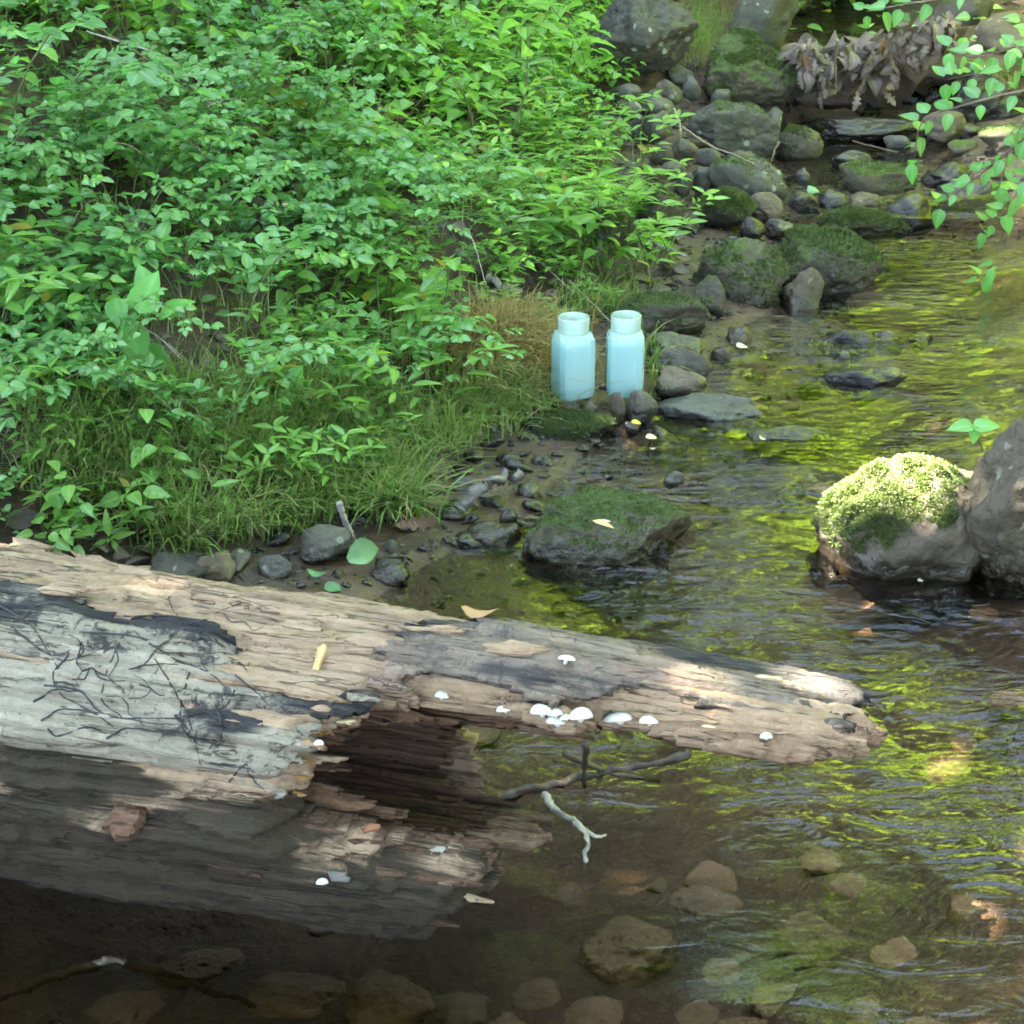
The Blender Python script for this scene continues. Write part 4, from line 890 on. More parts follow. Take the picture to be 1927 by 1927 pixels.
def proto_rose(seed, h=.30, canes=6):
    r = np.random.default_rng(seed); st, fo = MB(), MB()
    for c in range(canes):
        az = r.uniform(0, 6.28); hd = np.array([math.cos(az), math.sin(az), 0]); L_ = h * r.uniform(.75, 1.35); base = r.normal(size=3) * [.05, .05, 0]
        pts = [base, base + hd * L_ * .15 + [0, 0, L_ * .45], base + hd * L_ * .5 + [0, 0, L_ * .78], base + hd * L_ * 1.0 + [0, 0, L_ * .62]]
        tube(st, pts, .0022, .001, 4, 10); Q = spline(pts, 12)
        for i in range(3, 12):
            side = 1 if i % 2 else -1; t = unit(Q[min(i + 1, 11)] - Q[i - 1])
            rd = unit(t * .55 + np.cross([0, 0, 1], t) * side * r.uniform(.6, 1.2) + [0, 0, r.uniform(-.1, .25)]); RL = r.uniform(.05, .085)
            nl = 3 if r.random() > .4 else 2; sz = r.uniform(.024, .038); vv = r.random() * .8 + r.random() * .2
            for q in range(nl):
                x = Q[i] + rd * RL * (.35 + .5 * q / max(1, nl - 1))
                for sg in (-1, 1):
                    put_leaf(fo, 'oval', x, unit(rd * .45 + np.cross([0, 0, 1], rd) * sg + r.normal(size=3) * .12), sz * r.uniform(.85, 1.1), r, var=min(.99, vv * r.uniform(.8, 1.05)))
            put_leaf(fo, 'oval', Q[i] + rd * RL * .95, rd, sz * 1.1, r, var=min(.99, vv))
            tube(st, [Q[i], Q[i] + rd * RL * .5, Q[i] + rd * RL], .0008, .0006, 3, 3)
    return st, fo
def proto_herb(seed, h=.22, kind='heart', sz=.055, stems=6):
    r = np.random.default_rng(seed); st, fo = MB(), MB()
    for c in range(stems):
        b = r.normal(size=3) * [.07, .07, 0]; top = b + np.array([r.normal() * .07, r.normal() * .07, h * r.uniform(.55, 1.2)])
        pts = [b, (b + top) / 2 + r.normal(size=3) * .012, top]; tube(st, pts, .0024, .0012, 4, 7); Q = spline(pts, 8)
        for i in range(3, 8):
            for sg in (0, math.pi):
                a = i * 1.4 + sg + r.normal() * .3; d = np.array([math.cos(a), math.sin(a), r.uniform(-.1, .35)]); pl = sz * r.uniform(.3, .7)
                put_leaf(fo, kind, Q[i] + unit(d) * pl, d * [1, 1, .2] + [0, 0, -.15], sz * r.uniform(.65, 1.2) * (.75 + .05 * i), r, tilt=.25)
                tube(st, [Q[i], Q[i] + unit(d) * pl], .0008, .0006, 3, 2)
    return st, fo
def proto_lance(seed, h=.22, stems=5, sz=.062):
    r = np.random.default_rng(seed); st, fo = MB(), MB()
    for c in range(stems):
        b = r.normal(size=3) * [.05, .05, 0]; az = r.uniform(0, 6.28); hd = np.array([math.cos(az), math.sin(az), 0]); L_ = h * r.uniform(.7, 1.3)
        pts = [b, b + hd * L_ * .2 + [0, 0, L_ * .55], b + hd * L_ * .55 + [0, 0, L_ * .9]]; tube(st, pts, .0016, .0008, 4, 7); Q = spline(pts, 9)
        for i in range(3, 9):
            a = az + (i * 2.4) + r.normal() * .4; d = np.array([math.cos(a), math.sin(a), r.uniform(-.1, .5)])
            put_leaf(fo, 'lance', Q[i], d, sz * r.uniform(.75, 1.2), r, tilt=.3)
        for a in (0, 2.1, 4.2): put_leaf(fo, 'lance', Q[-1], [math.cos(az + a), math.sin(az + a), .35], sz, r, tilt=.2)
    return st, fo
def make_proto(name, st, fo, mat):
    return (st.mesh('stem'), fo.mesh('foliage'), mat, name)
PROTO = {
    'rose': [make_proto('rose_bush', *proto_rose(40 + i, .24 + .035 * (i % 4), 5 + i % 3), 'rose') for i in range(7)],
    'herb': [make_proto('broadleaf_herb', *proto_herb(60 + i, .17 + .03 * (i % 3), ['heart', 'lobed', 'ovate'][i % 3], .05 + .008 * (i % 2)), 'herb') for i in range(6)],
    'lance': [make_proto('lance_leaf_plant', *proto_lance(80 + i, .17 + .03 * (i % 3)), 'lance') for i in range(5)],
}
LAB = {'rose': ('wild rose bush with small blue-green leaflets', 'bush', 'wild rose bushes covering the bank'),
       'herb': ('broad-leaved light green herb', 'plant', 'broad-leaved herbs on the bank'),
       'lance': ('bright green narrow-leaved plant', 'plant', 'narrow-leaved plants on the bank')}
for k, lst in PROTO.items():
    for st, fo, mt, _ in lst: st.materials.append(M['stem']); fo.materials.append(M[mt])
LAND = [((262, 640), 'near the tall large-leaved seedling'), ((60, 30), 'around the pale forked dead branch'), ((330, 300), 'beside the bare litter under the dead cane'), ((540, 525), 'under the pale pink petal'), ((780, 320), 'by the pale shining rose spray'), ((500, 740), 'by the low maple-leaved plant'),
        ((920, 660), 'behind the dry straw-coloured tuft'), ((1120, 560), 'behind the two bottles'), ((1250, 460), 'against the large sloping mossy rock'), ((1180, 260), 'beside the heap of loose grey stones'), ((1150, 100), 'beside the big grey boulder'), ((850, 80), 'at the very top of the bank'), ((480, 120), 'under the long brown cane'),
        ((950, 420), 'along the pale wandering vine stem'), ((380, 760), 'beside the thin pale stalk in the grass'), ((620, 900), 'in the grass above the shore stones'), ((150, 980), 'just behind the log'), ((20, 700), 'near the tall large-leaved seedling')]
def place(kind, p, sc, rz, i, label=None):
    st, fo, mt, nm = PROTO[kind][i % len(PROTO[kind])]
    e = link(nm, None, loc=tuple(p)); e.rotation_euler = (random.uniform(-.12, .12), random.uniform(-.12, .12), rz); e.scale = (sc,) * 3
    l, c, g = LAB[kind]; uu, vv, _ = project(np.asarray(p)); w = min(LAND, key=lambda q: (q[0][0] - uu[0]) ** 2 + (q[0][1] - vv[0]) ** 2)[1]
    l = l + ' ' + w; tag(e, label or l, c, g + ' ' + w)
    link('stem', st, None, e); f = link('foliage', fo, None, e); f['kind'] = 'stuff'
    return e
def patch(px, py):
    """how densely things grow on the bank around a picture point: thin where litter shows"""
    v = 1.0
    for cx, cy, rx, ry, s in ((330, 320, 110, 55, 1.0), (130, 285, 120, 45, .8), (720, 90, 50, 45, .8), (1000, 545, 70, 50, .9), (330, 680, 70, 60, .8), (450, 740, 80, 55, .7), (620, 670, 70, 45, .6), (150, 800, 70, 60, .6), (870, 420, 60, 40, .5)):
        q = ((px - cx) / rx) ** 2 + ((py - cy) / ry) ** 2; v -= s * math.exp(-q)
    return v
pr = np.random.default_rng(31); cnt = {'rose': 0, 'herb': 0, 'lance': 0}; tries = 0
spots = []
while sum(cnt.values()) < 620 and tries < 9000:
    tries += 1
    px, py = pr.uniform(-300, 1420), 1060 - 1190 * pr.random() ** .85
    p, n = hit(px, py)
    if p is None or p[1] > 10.5 or p[1] < 2.5: continue
    d = sdist(np.array([p[0]]), np.array([p[1]]), LEFT)[0]
    if d < .04: continue
    if pr.random() > patch(px, py) or (px < 760 and fbm(np.array([[p[0] * 3.1, p[1] * 3.1, 0]]), 19, 2)[0] > .36): continue
    # what grows where: tall roses in the middle, bright herbs far up, narrow leaves by the stones, little in the grass at the foot
    foot = d < .42 and py > 640
    wts = np.array([1.0, .12, .10])
    if px > 640 and py < 360: wts = np.array([.35, 1.2, .25])
    if px > 880 and 240 < py < 620: wts = np.array([.15, .25, 1.1])
    if py > 660: wts = np.array([.42, .16, .30])
    if foot: wts = np.array([.08, .08, .26])
    if px < 160 and py > 620: wts = np.array([.5, .5, .5])
    if 770 < px < 1130 and 550 < py < 800: wts = np.array([.0, .0, .02])
    if px > 1060 and py < 400 and d < .30: wts = wts * (.05 if d < .2 else .2)
    if pr.random() > wts.sum() / 1.1: continue
    k = ['rose', 'herb', 'lance'][pr.choice(3, p=wts / wts.sum())]
    if cnt[k] >= {'rose': 190, 'herb': 165, 'lance': 165}[k]: continue
    mind = {'rose': .14, 'herb': .10, 'lance': .085}[k]
    if any((p[0] - a) ** 2 + (p[1] - b) ** 2 < mind ** 2 for a, b in spots): continue
    spots.append((p[0], p[1])); cnt[k] += 1
    sc = pr.choice([.6, .8, .95, 1.1, 1.45], p=[.15, .25, .3, .2, .1]) * pr.uniform(.9, 1.1) * (.75 if foot or py > 660 else 1)
    place(k, p - [0, 0, .01], sc, pr.uniform(0, 6.28), int(pr.integers(0, 99)))
print('plants', cnt)

# ground cover, grass and litter: nobody could count these
gcov, grass, straw, litter = MB(), MB(), MB(), MB()
gr = np.random.default_rng(77)
def blade(mb, p, ln, w, r, lean=.8, var=None, az=None):
    az = r.uniform(0, 6.28) if az is None else az; h = np.array([math.cos(az), math.sin(az), 0]); s = np.array([-h[1], h[0], 0]) * w
    l = r.uniform(.25, 1) * lean; V = []
    for t, q in ((0, 1), (.35, .9), (.7, .6), (1, 0)):
        c = p + h * ln * l * t ** 1.7 + np.array([0, 0, ln * (t - .55 * l * t * t)])
        V += [c - s * q, c + s * q] if q else [c]
    mb.add(np.array(V), [(0, 1, 3, 2), (2, 3, 5, 4), (4, 5, 6)], r.random() if var is None else var)
NP = 30000
X = gr.uniform(-3.4, 1.1, NP); Y = gr.uniform(2.45, 9.5, NP); DLs = sdist(X, Y, LEFT); Zs = height(X, Y)
u, v_, dd = project(np.stack([X, Y, Zs], 1)); vis = (u > -120) & (u < 1500) & (v_ > -120) & (v_ < 1200)
pn = fbm(np.stack([X * 2.2, Y * 2.2, 0 * X], 1), 91, 3)
for x, y, z, d, a, b, n in zip(X[vis], Y[vis], Zs[vis], DLs[vis], u[vis], v_[vis], pn[vis]):
    if d < -.02: continue
    p = np.array([x, y, z]); q = gr.random()
    if q < .30 and d > .12 and gr.random() < patch(a, b) * (.45 if b > 640 else 1):
        az = gr.uniform(0, 6.28); put_leaf(gcov, ['oval', 'ovate', 'heart', 'lance'][gr.integers(0, 4)], p + [0, 0, gr.uniform(.01, .09)], [math.cos(az), math.sin(az), gr.uniform(-.2, .5)], gr.uniform(.022, .045), gr)
    elif q < .42:
        az = gr.uniform(0, 6.28); put_leaf(litter, ['oak', 'ovate', 'oval'][gr.integers(0, 3)], p + [0, 0, gr.uniform(.004, .016)], [math.cos(az), math.sin(az), gr.uniform(-.3, .3)], gr.uniform(.03, .075), gr, tilt=.6)
    elif q < .42 + (.34 if b > 560 and n > -.35 else .10):
        for _ in range(5 if b > 600 else 3): blade(grass, p + gr.normal(size=3) * [.02, .02, 0], gr.uniform(.06, .17), gr.uniform(.0010, .0024), gr, .95)
# the right bank carries the same cover
XR, YR = gr.uniform(1.3, 6, 5200), gr.uniform(.2, 11, 5200)
for x, y, z in zip(XR, YR, height(XR, YR)):
    if z < .16: continue
    az = gr.uniform(0, 6.28); q = gr.random()
    put_leaf(gcov if q < .6 else litter, ['oval', 'ovate', 'heart', 'oak'][gr.integers(0, 3) if q < .6 else 3], np.array([x, y, z + gr.uniform(.01, .12 if q < .6 else .02)]), [math.cos(az), math.sin(az), gr.uniform(-.2, .4)], gr.uniform(.04, .09), gr)
# denser grass fringe at the foot of the bank
for k in range(2600):
    px, py = gr.uniform(60, 1010), gr.uniform(720, 1050); p, n = hit(px, py)
    if p is None: continue
    d = sdist(np.array([p[0]]), np.array([p[1]]), LEFT)[0]
    if d < -.03 or fbm(np.array([[p[0] * 5, p[1] * 5, 0]]), 14, 2)[0] < -.35: continue
    for _ in range(4): blade(grass, p + gr.normal(size=3) * [.022, .022, 0], gr.uniform(.07, .20), gr.uniform(.0010, .0024), gr, 1.15, az=gr.normal(-1.2, .9))
o = link('ground_cover', gcov.mesh('ground_cover'), M['cover']); tag(o, 'low small-leaved ground cover carpeting the bank under the taller plants', 'ground cover', kind='stuff')
o = link('grass', grass.mesh('grass', False), M['grass']); tag(o, 'fine green and yellowing grass on the foot of the bank', 'grass', kind='stuff')
o = link('leaf_litter', litter.mesh('leaf_litter'), M['dead']); tag(o, 'brown dead leaf litter lying under the plants of the bank', 'leaf litter', kind='stuff')
# the straw-coloured tuft beside the bottles, and the green one below it
def tuft(boxpx, n, mat, nm, label, ln, var=None, w=.0012, mound=0.):
    m = MB(); base = None
    for k in range(n):
        x0, y0, x1, y1 = boxpx; a, q = gr.normal() * .3, gr.normal() * .3
        p, _ = hit((x0 + x1) / 2 + (x1 - x0) * a, (y0 + y1) / 2 + (y1 - y0) * q)
        if p is None: continue
        base = p if base is None else base
        p = p + np.array([0, 0, mound * math.exp(-(a * a + q * q) * 5)])
        blade(m, p, gr.uniform(.6, 1.3) * ln, w * gr.uniform(.6, 1.4), gr, 1.25, az=gr.normal(-1.1, 1.1))
    o = link(nm, m.mesh(nm, False), M[mat]); tag(o, label, 'grass tuft'); return o
tuft((850, 630, 1040, 735), 1900, 'straw', 'grass_tuft', 'straw-coloured dry grass tuft beside the left-hand bottle', .15, w=.0022, mound=.05)
tuft((850, 735, 1010, 800), 1100, 'grass', 'grass_tuft', 'short dense green grass tuft below the dry straw-coloured tuft', .085, w=.002)
tuft((1215, 640, 1240, 745), 60, 'grass', 'grass_tuft', 'long grass blades drooping behind the right-hand bottle', .16, w=.002)
tuft((690, 940, 790, 985), 260, 'grass', 'grass_tuft', 'bright grass tuft hanging over the muddy shore near the leaning stick', .16, w=.0022)
tuft((1060, 560, 1180, 600), 260, 'grass', 'grass_tuft', 'thin grass growing behind the two bottles', .14)
tuft((1250, 20, 1360, 110), 700, 'grass', 'grass_tuft', 'fresh green grass between the big grey boulder and the mossy slab', .16)

# ------------------------------------------------------------------ plants one can pick out, each leaf a part
LEAFM = {}
def leaf_obj(kind, mat, parent, p, d, ln, up, var, nm='leaf'):
    key = (kind, mat, round(var, 1))
    if key not in LEAFM:
        m = MB(); V, F = LS[kind]; m.add(V, F, var, MID(V)); me = m.mesh(nm); me.materials.append(M[mat]); LEAFM[key] = me
    b = basis(d, up); o = link(nm, LEAFM[key], None, parent)
    o.matrix_world = Matrix(((b[0][0] * ln, b[1][0] * ln, b[2][0] * ln, p[0]), (b[0][1] * ln, b[1][1] * ln, b[2][1] * ln, p[1]), (b[0][2] * ln, b[1][2] * ln, b[2][2] * ln, p[2]), (0, 0, 0, 1)))
    return o
lr = np.random.default_rng(15)
def hero(foot_px, h, leaves, label, mat='seedling', kind='ovate', name='seedling', cat='seedling', yb=None):
    """leaves: (dx, dy, length px, angle deg on picture) round the foot point, standing on the bank"""
    f, n = hit(*foot_px)
    if f is None: return
    e = link(name, None, loc=(0, 0, 0)); tag(e, label, cat)
    m = MB(); y = f[1]
    tops = []
    for (lx, ly, ln, ang) in leaves:
        p = at_y(lx, ly, y - .02 + lr.normal() * .02); d = (p - CAM) @ FWD; L_ = ln / FPX * d
        a = math.radians(ang); dv = RIGHT * math.cos(a) + UPV * math.sin(a) + np.array([0, -1, 0]) * lr.uniform(.0, .4)
        leaf_obj(kind, mat, e, p, dv, L_, np.array([0, -.75, .8]) + lr.normal(size=3) * .2, float(lr.random() * .9)); tops.append(p)
        m = MB(); tube(m, [f, (f + p) / 2 + np.array([0, 0, .01]), p], .0018, .001, 4, 6); link('stem', m.mesh('stem'), M['stem'], e)
hero((262, 690), .2, [(262, 590, 90, 70), (300, 600, 80, 40), (245, 610, 90, -70), (255, 650, 65, 160), (265, 660, 75, -20), (285, 560, 70, 110), (215, 560, 65, -75), (300, 720, 45, 175)], 'tall seedling with large smooth oval leaves rising from the bank')
hero((500, 770), .1, [(500, 745, 50, 200), (505, 748, 55, -60), (545, 725, 45, 60), (550, 730, 48, -10), (540, 735, 45, -100)], 'low plant with lobed maple-like leaves above the grass', kind='lobed', name='herb', cat='plant')
hero((690, 850), .1, [(690, 845, 60, 95), (692, 835, 55, 10), (690, 840, 50, -25), (680, 800, 40, 110)], 'upright narrow-leaved sprig in the grass near the muddy shore', kind='lance', mat='lance', name='sprig', cat='plant')
hero((540, 880), .1, [(540, 870, 50, 70), (542, 868, 50, 10), (538, 872, 50, 230)], 'narrow-leaved sprig in the grass above the smooth tilted stone', kind='lance', mat='lance', name='sprig', cat='plant')
hero((210, 1040), .1, [(205, 1010, 55, 95), (208, 1012, 50, 20), (210, 1015, 40, -50), (202, 1015, 40, 200)], 'sprig of pointed leaves just behind the top edge of the log', kind='lance', mat='lance', name='sprig', cat='plant')
hero((140, 1030), .1, [(135, 1000, 50, 60), (135, 1005, 45, 140), (138, 1005, 45, 10)], 'small sprig leaning on the back of the log', kind='lance', mat='lance', name='sprig', cat='plant')
hero((400, 980), .1, [(375, 940, 60, -80), (420, 930, 55, -60), (400, 915, 50, 20), (380, 900, 45, 150)], 'drooping sprig of pointed leaves in the grass near the log', kind='lance', mat='lance', name='sprig', cat='plant')
hero((318, 770), .1, [(315, 750, 40, 80), (316, 755, 40, 20), (312, 755, 40, 150)], 'small three-leaved sprig under the tall seedling', kind='lance', mat='lance', name='sprig', cat='plant')
hero((735, 350), .1, [(735, 350, 45, 150), (790, 315, 45, -50), (800, 320, 55, -40), (815, 330, 55, -60), (775, 320, 40, -80), (760, 300, 45, 100)], 'rose spray with pale shining leaflets standing above the bank plants', kind='oval', mat='seedling', name='rose_spray', cat='bush')
# the shrub that hangs over the stream from the right bank
sh = link('overhanging_shrub', None, loc=(0, 0, 0)); tag(sh, 'shrub with thin twigs and bright leaves hanging over the stream from the right bank', 'shrub')
def bpt(px, py, y): return at_y(px, py, y)
foot = np.array([2.35, 4.6, gz(2.35, 4.6)])
for tw, r0 in ((((2150, -60), (1985, 40), (1900, 92), (1840, 100), (1790, 92)), .004), (((2100, 60), (1990, 150), (1880, 180), (1790, 205), (1735, 230), (1720, 300)), .004), (((2060, 40), (1965, 160), (1915, 250), (1890, 320), (1873, 372)), .005), (((2080, 150), (1960, 235), (1880, 300), (1830, 340), (1770, 385)), .004), (((2100, -160), (1930, -60), (1800, -10), (1690, 10), (1630, 22)), .004), (((2090, 240), (1990, 300), (1930, 340), (1890, 400), (1845, 430)), .003), (((2080, 0), (1960, 70), (1900, 130), (1830, 140), (1780, 150)), .003), (((2120, 330), (2020, 420), (1930, 480), (1870, 500), (1842, 530)), .003)):
    yb = 4.0 + lr.uniform(-.25, .35); P = [foot, foot + np.array([-.1, -.1, .55])] + [bpt(a, b, yb + .12 * i) for i, (a, b) in enumerate(tw)]
    m = MB(); tube(m, P, r0 * 1.5, r0 * .28, 5, 26); link('branch', m.mesh('branch'), M['twig'], sh)
    Q = spline(P[2:], 16)
    for i in range(3, 16):
        if tw[0][1] > 300 and i < 11: continue
        t = unit(Q[min(i + 1, 15)] - Q[i - 1])
        for sg in ((-1, 1) if i % 2 else (1,)):
            d = unit(t * .5 + (UPV * sg * lr.uniform(.4, 1.0)) + RIGHT * lr.normal() * .35 + np.array([0, -.3, -.25]))
            leaf_obj('ovate', 'shrub', sh, Q[i] + d * .012, d, lr.uniform(.034, .064), np.array([0, -.55, .85]) + lr.normal(size=3) * .3, float(lr.random() * .9))
# three-leaved sprout over the moss-capped boulder
e = link('sprout', None, loc=(0, 0, 0)); tag(e, 'three-leaved green sprout rising behind the bright moss-capped boulder', 'seedling')
p0 = at_y(1850, 850, 3.35); m = MB()
for a, b, ln, ang in ((1830, 805, 55, 20), (1832, 802, 52, 175), (1835, 800, 38, -95)):
    p = at_y(a, b, 3.3); aa = math.radians(ang); leaf_obj('ovate', 'seedling', e, p, RIGHT * math.cos(aa) + UPV * math.sin(aa) * .7 + np.array([0, -.2, 0]), ln / FPX * 3.4, np.array([0, -.5, .9]), .6); tube(m, [p0, (p0 + p) / 2, p], .0015, .001, 4, 5)
link('stem', m.mesh('stem'), M['stem'], e)

# ------------------------------------------------------------------ leaf dam: dead leaves caught across the upper rocks
dam = link('leaf_dam', None, loc=(0, 0, 0)); tag(dam, 'dam of matted brown dead leaves caught between rocks above the trickle', 'leaf pile')
m = MB(); tube(m, [at_y(1490, 110, 7.0), at_y(1570, 105, 6.95), at_y(1650, 95, 6.95), at_y(1740, 70, 6.95), at_y(1800, 55, 7.0)], .05, .05, 9, 26, rough=.035, seed=3); tube(m, [at_y(1500, 150, 7.1), at_y(1600, 165, 7.08), at_y(1690, 140, 7.08), at_y(1790, 120, 7.1)], .10, .10, 9, 20, rough=.05, seed=4)
link('debris_core', m.mesh('debris_core'), M['dead'], dam)
lv = np.random.default_rng(3)
for k in range(280):
    t = lv.random(); cx = 1500 + 290 * t; cy = np.interp(t, [0, .25, .5, .75, 1], [105, 110, 92, 62, 40]) + lv.normal() * 14 + (lv.random() < .35) * lv.uniform(15, 60) * (1 - .5 * abs(t - .45))
    p = at_y(cx, cy, 6.90 + lv.uniform(-.05, .05)); a = lv.normal(-math.pi / 2, .75)
    d = RIGHT * math.cos(a) + np.array([0, -.35, math.sin(a)])
    leaf_obj(['oak_a', 'ovate_a', 'oak_b', 'ovate_b', 'oak'][k % 5], 'dead', dam, p, d, lv.uniform(.045, .10), np.array([0, -.8, .6]) + lv.normal(size=3) * .5, float(lv.random()))
# ------------------------------------------------------------------ sticks, driftwood, single leaves
def stick(pxs, r, mat, nm, label, lift=.0, bvh=None, cat='stick', y=None, z=None, branches=()):
    def P(lst, k=0):
        Q = []
        for q in lst:
            if len(q) == 3: Q.append(at_z(q[0], q[1], q[2])); continue
            p = at_y(*q, y) if y else (at_z(*q, z) if z is not None else hit(*q)[0]); Q.append(p + np.array([0, 0, lift + r]))
        return np.array(Q)
    m = MB(); tube(m, P(pxs), r, r * .5, 7, max(24, 14 * len(pxs)), rough=r * .6, seed=int(pxs[0][0]))
    for br in branches: tube(m, P(br), r * .6, r * .3, 5, 8, rough=r * .3)
    o = link(nm, m.mesh(nm), M[mat]); tag(o, label, cat); return o
stick([(868, 958, .03), (905, 920, .06), (945, 898, .07), (985, 890, .05)], .018, 'driftwood', 'driftwood', 'bent grey driftwood piece lying on the muddy shore', cat='driftwood')
stick([(640, 948, .17), (655, 985, .12), (672, 1030, .05), (688, 1070, .0)], .0065, 'driftwood', 'stick', 'grey stick leaning from the grass into the shallows')
stick([(918, 540), (950, 555), (985, 568)], .016, 'driftwood', 'driftwood', 'short grey wood piece on the bank behind the dry grass', lift=.01, cat='driftwood')
stick([(320, 690), (380, 745), (440, 812)], .0024, 'pale_twig', 'twig', 'thin pale dry stalk slanting down through the grass', lift=.05, cat='twig')
stick([(180, 215), (330, 265), (420, 340)], .003, 'pale_twig', 'twig', 'long thin pale cane arching over the upper bank plants', lift=.22, cat='twig')
stick([(190, 25), (340, 55), (480, 115), (600, 165)], .003, 'twig', 'twig', 'long thin brown cane crossing the top of the bank', lift=.25, cat='twig')
stick([(330, 240), (400, 300), (430, 345)], .004, 'twig', 'twig', 'short brown dead cane standing over bare litter', lift=.15, cat='twig')
stick([(900, 180), (890, 290), (905, 370), (960, 465)], .003, 'pale_twig', 'twig', 'pale wandering vine stem among the bank plants', lift=.1, cat='vine')
stick([(-30, 30), (40, 62), (72, 20), (110, 5)], .007, 'pale_twig', 'branch', 'pale sunlit forked dead branch at the top of the bank', lift=.2, cat='branch', branches=[[(40, 62), (90, 35), (125, 45)]])
stick([(130, 30), (145, 68)], .004, 'pale_twig', 'twig', 'short pale twig below the sunlit dead branch', lift=.2, cat='twig')
stick([(1200, 430), (1215, 470), (1290, 500)], .012, 'driftwood', 'driftwood', 'grey crooked wood among narrow-leaved plants by the mossy rocks', lift=.02, cat='driftwood')
stick([(1285, 240, .30), (1340, 275, .25), (1400, 300, .22), (1445, 325, .12)], .004, 'twig', 'twig', 'long grey twig lying across the lichened slab', cat='twig')
stick([(1270, 205, .3), (1280, 245, .28), (1275, 275, .2)], .005, 'pale_twig', 'twig', 'short grey twig caught among the loose stones', cat='twig')
stick([(1465, 265, .14), (1458, 285, .10), (1452, 305, .06)], .005, 'twig', 'twig', 'small upright brown twig between rounded mossy stones', cat='twig')
stick([(1605, 265, .08), (1640, 275, .10), (1690, 287, .08)], .004, 'twig', 'twig', 'brown twig over the trickle', cat='twig')
stick([(1575, 75, .5), (1572, 130, .35), (1574, 182, .2)], .006, 'pale_twig', 'twig', 'pale twig hanging down the face of the leaf dam', cat='twig')
stick([(860, 1560, -.02), (960, 1500, .0), (1080, 1465, .01), (1200, 1440, .03), (1292, 1418, .05)], .010, 'wet_twig', 'branch', 'dark wet branch lying in the water behind the broken log', cat='branch', branches=[[(1060, 1420, .06), (1150, 1455, .01), (1240, 1472, -.01)], [(1102, 1400, .12), (1101, 1440, .05), (1100, 1480, -.01)]])
stick([(1025, 1496, .01), (1050, 1528, .05), (1085, 1548, .06), (1102, 1568, .05), (1102, 1600, .02), (1100, 1630, -.01)], .006, 'pale_twig', 'twig', 'crooked bleached twig sticking out of the dark water', cat='twig', branches=[[(1100, 1560, .05), (1122, 1575, .04), (1140, 1572, .03)]])
stick([(-20, 1880, -.10), (100, 1840, -.04), (210, 1815, .0), (330, 1840, -.06), (480, 1895, -.15)], .008, 'wet_twig', 'branch', 'thin sunken branch arching up to the surface below the log', cat='branch')
stick([(1840, 1690, -.15), (1900, 1780, -.16)], .006, 'wet_twig', 'twig', 'thin sunken twig on the sunlit pool bed', cat='twig')
stick([(930, 480), (1000, 520), (1080, 590)], .0022, 'pale_twig', 'twig', 'thin straw-pale stalk reaching towards the bottles', lift=.06, cat='twig')
stick([(1070, 560), (1110, 600), (1160, 650)], .0022, 'pale_twig', 'twig', 'thin pale grass stalk between the two bottles', lift=.05, cat='twig')
sk = np.random.default_rng(29)
for k in range(22):
    px, py = sk.uniform(30, 1050), sk.uniform(60, 760); a = sk.uniform(-.9, .9) + (0 if sk.random() < .6 else 1.2); l = sk.uniform(50, 130)
    if hit(px + l * math.cos(a), py + l * math.sin(a))[0] is None: continue
    stick([(px, py), (px + l * .5 * math.cos(a), py + l * .5 * math.sin(a) - 8), (px + l * math.cos(a), py + l * math.sin(a))], sk.uniform(.0012, .0024), ['pale_twig', 'twig', 'stem'][k % 3], 'twig', 'thin dry stalk standing among the rose bushes', lift=sk.uniform(.1, .26), cat='twig')['group'] = 'dry stalks among the rose bushes'
def one_leaf(px, py, ln, ang, mat, kind, label, z=None, var=.5, lift=.012, up=(0, -.35, 1)):
    p = at_z(px, py, z) if z is not None else hit(px, py)[0]
    if p is None: return
    d = (p - CAM) @ FWD; m = MB(); V, F = LS[kind]; a = math.radians(ang); dv = RIGHT * math.cos(a) + np.array([0, math.sin(a), 0]); b = basis(dv, np.array(up))
    m.add((V * ln / FPX * d) @ b, F, var); o = link('fallen_leaf', m.mesh('fallen_leaf'), M[mat], loc=tuple(p + np.array([0, 0, lift]))); tag(o, label, 'leaf'); return o
M['yellow'] = simple_mat('yellow_leaf', (.55, .42, .06), (.68, .55, .12), 30, .5, .1)
M['pale_leaf'] = simple_mat('pale_leaf', (.45, .45, .32), (.62, .60, .42), 30, .6, .1)
M['green_leaf'] = simple_mat('fallen_green_leaf', (.08, .19, .08), (.14, .28, .13), 25, .45, .1)
M['leaf_tan'] = simple_mat('orange_tan_leaf', (.30, .15, .08), (.42, .24, .14), 25, .6, .1)
M['leaf_brown'] = simple_mat('brown_curled_leaf', (.085, .055, .035), (.19, .125, .08), 30, .7, .5)
M['pink'] = simple_mat('pale_pink_petal', (.6, .38, .36), (.75, .52, .48), 25, .6, .1)
one_leaf(578, 1082, 46, 10, 'green_leaf', 'ovate_b', 'smaller pale green fallen leaf on stones behind the log', .05)
one_leaf(655, 1065, 70, 40, 'green_leaf', 'heart_a', 'large pale green fallen leaf under the leaning stick', .04, up=(0, -.8, .8))
one_leaf(610, 1118, 42, 15, 'green_leaf', 'ovate', 'pale green leaf at the water edge nearest the log', .012)
one_leaf(1187, 803, 20, 0, 'yellow', 'oval', 'bright yellow fallen leaf on the mud below the bottles', .03)
one_leaf(1215, 832, 24, 20, 'pale_leaf', 'oval', 'pale cream fallen leaf at the water edge below the bottles', .012)
one_leaf(1228, 855, 16, 90, 'pale_leaf', 'ovate', 'small whitish leaf floating near the pale cream leaf', .006)
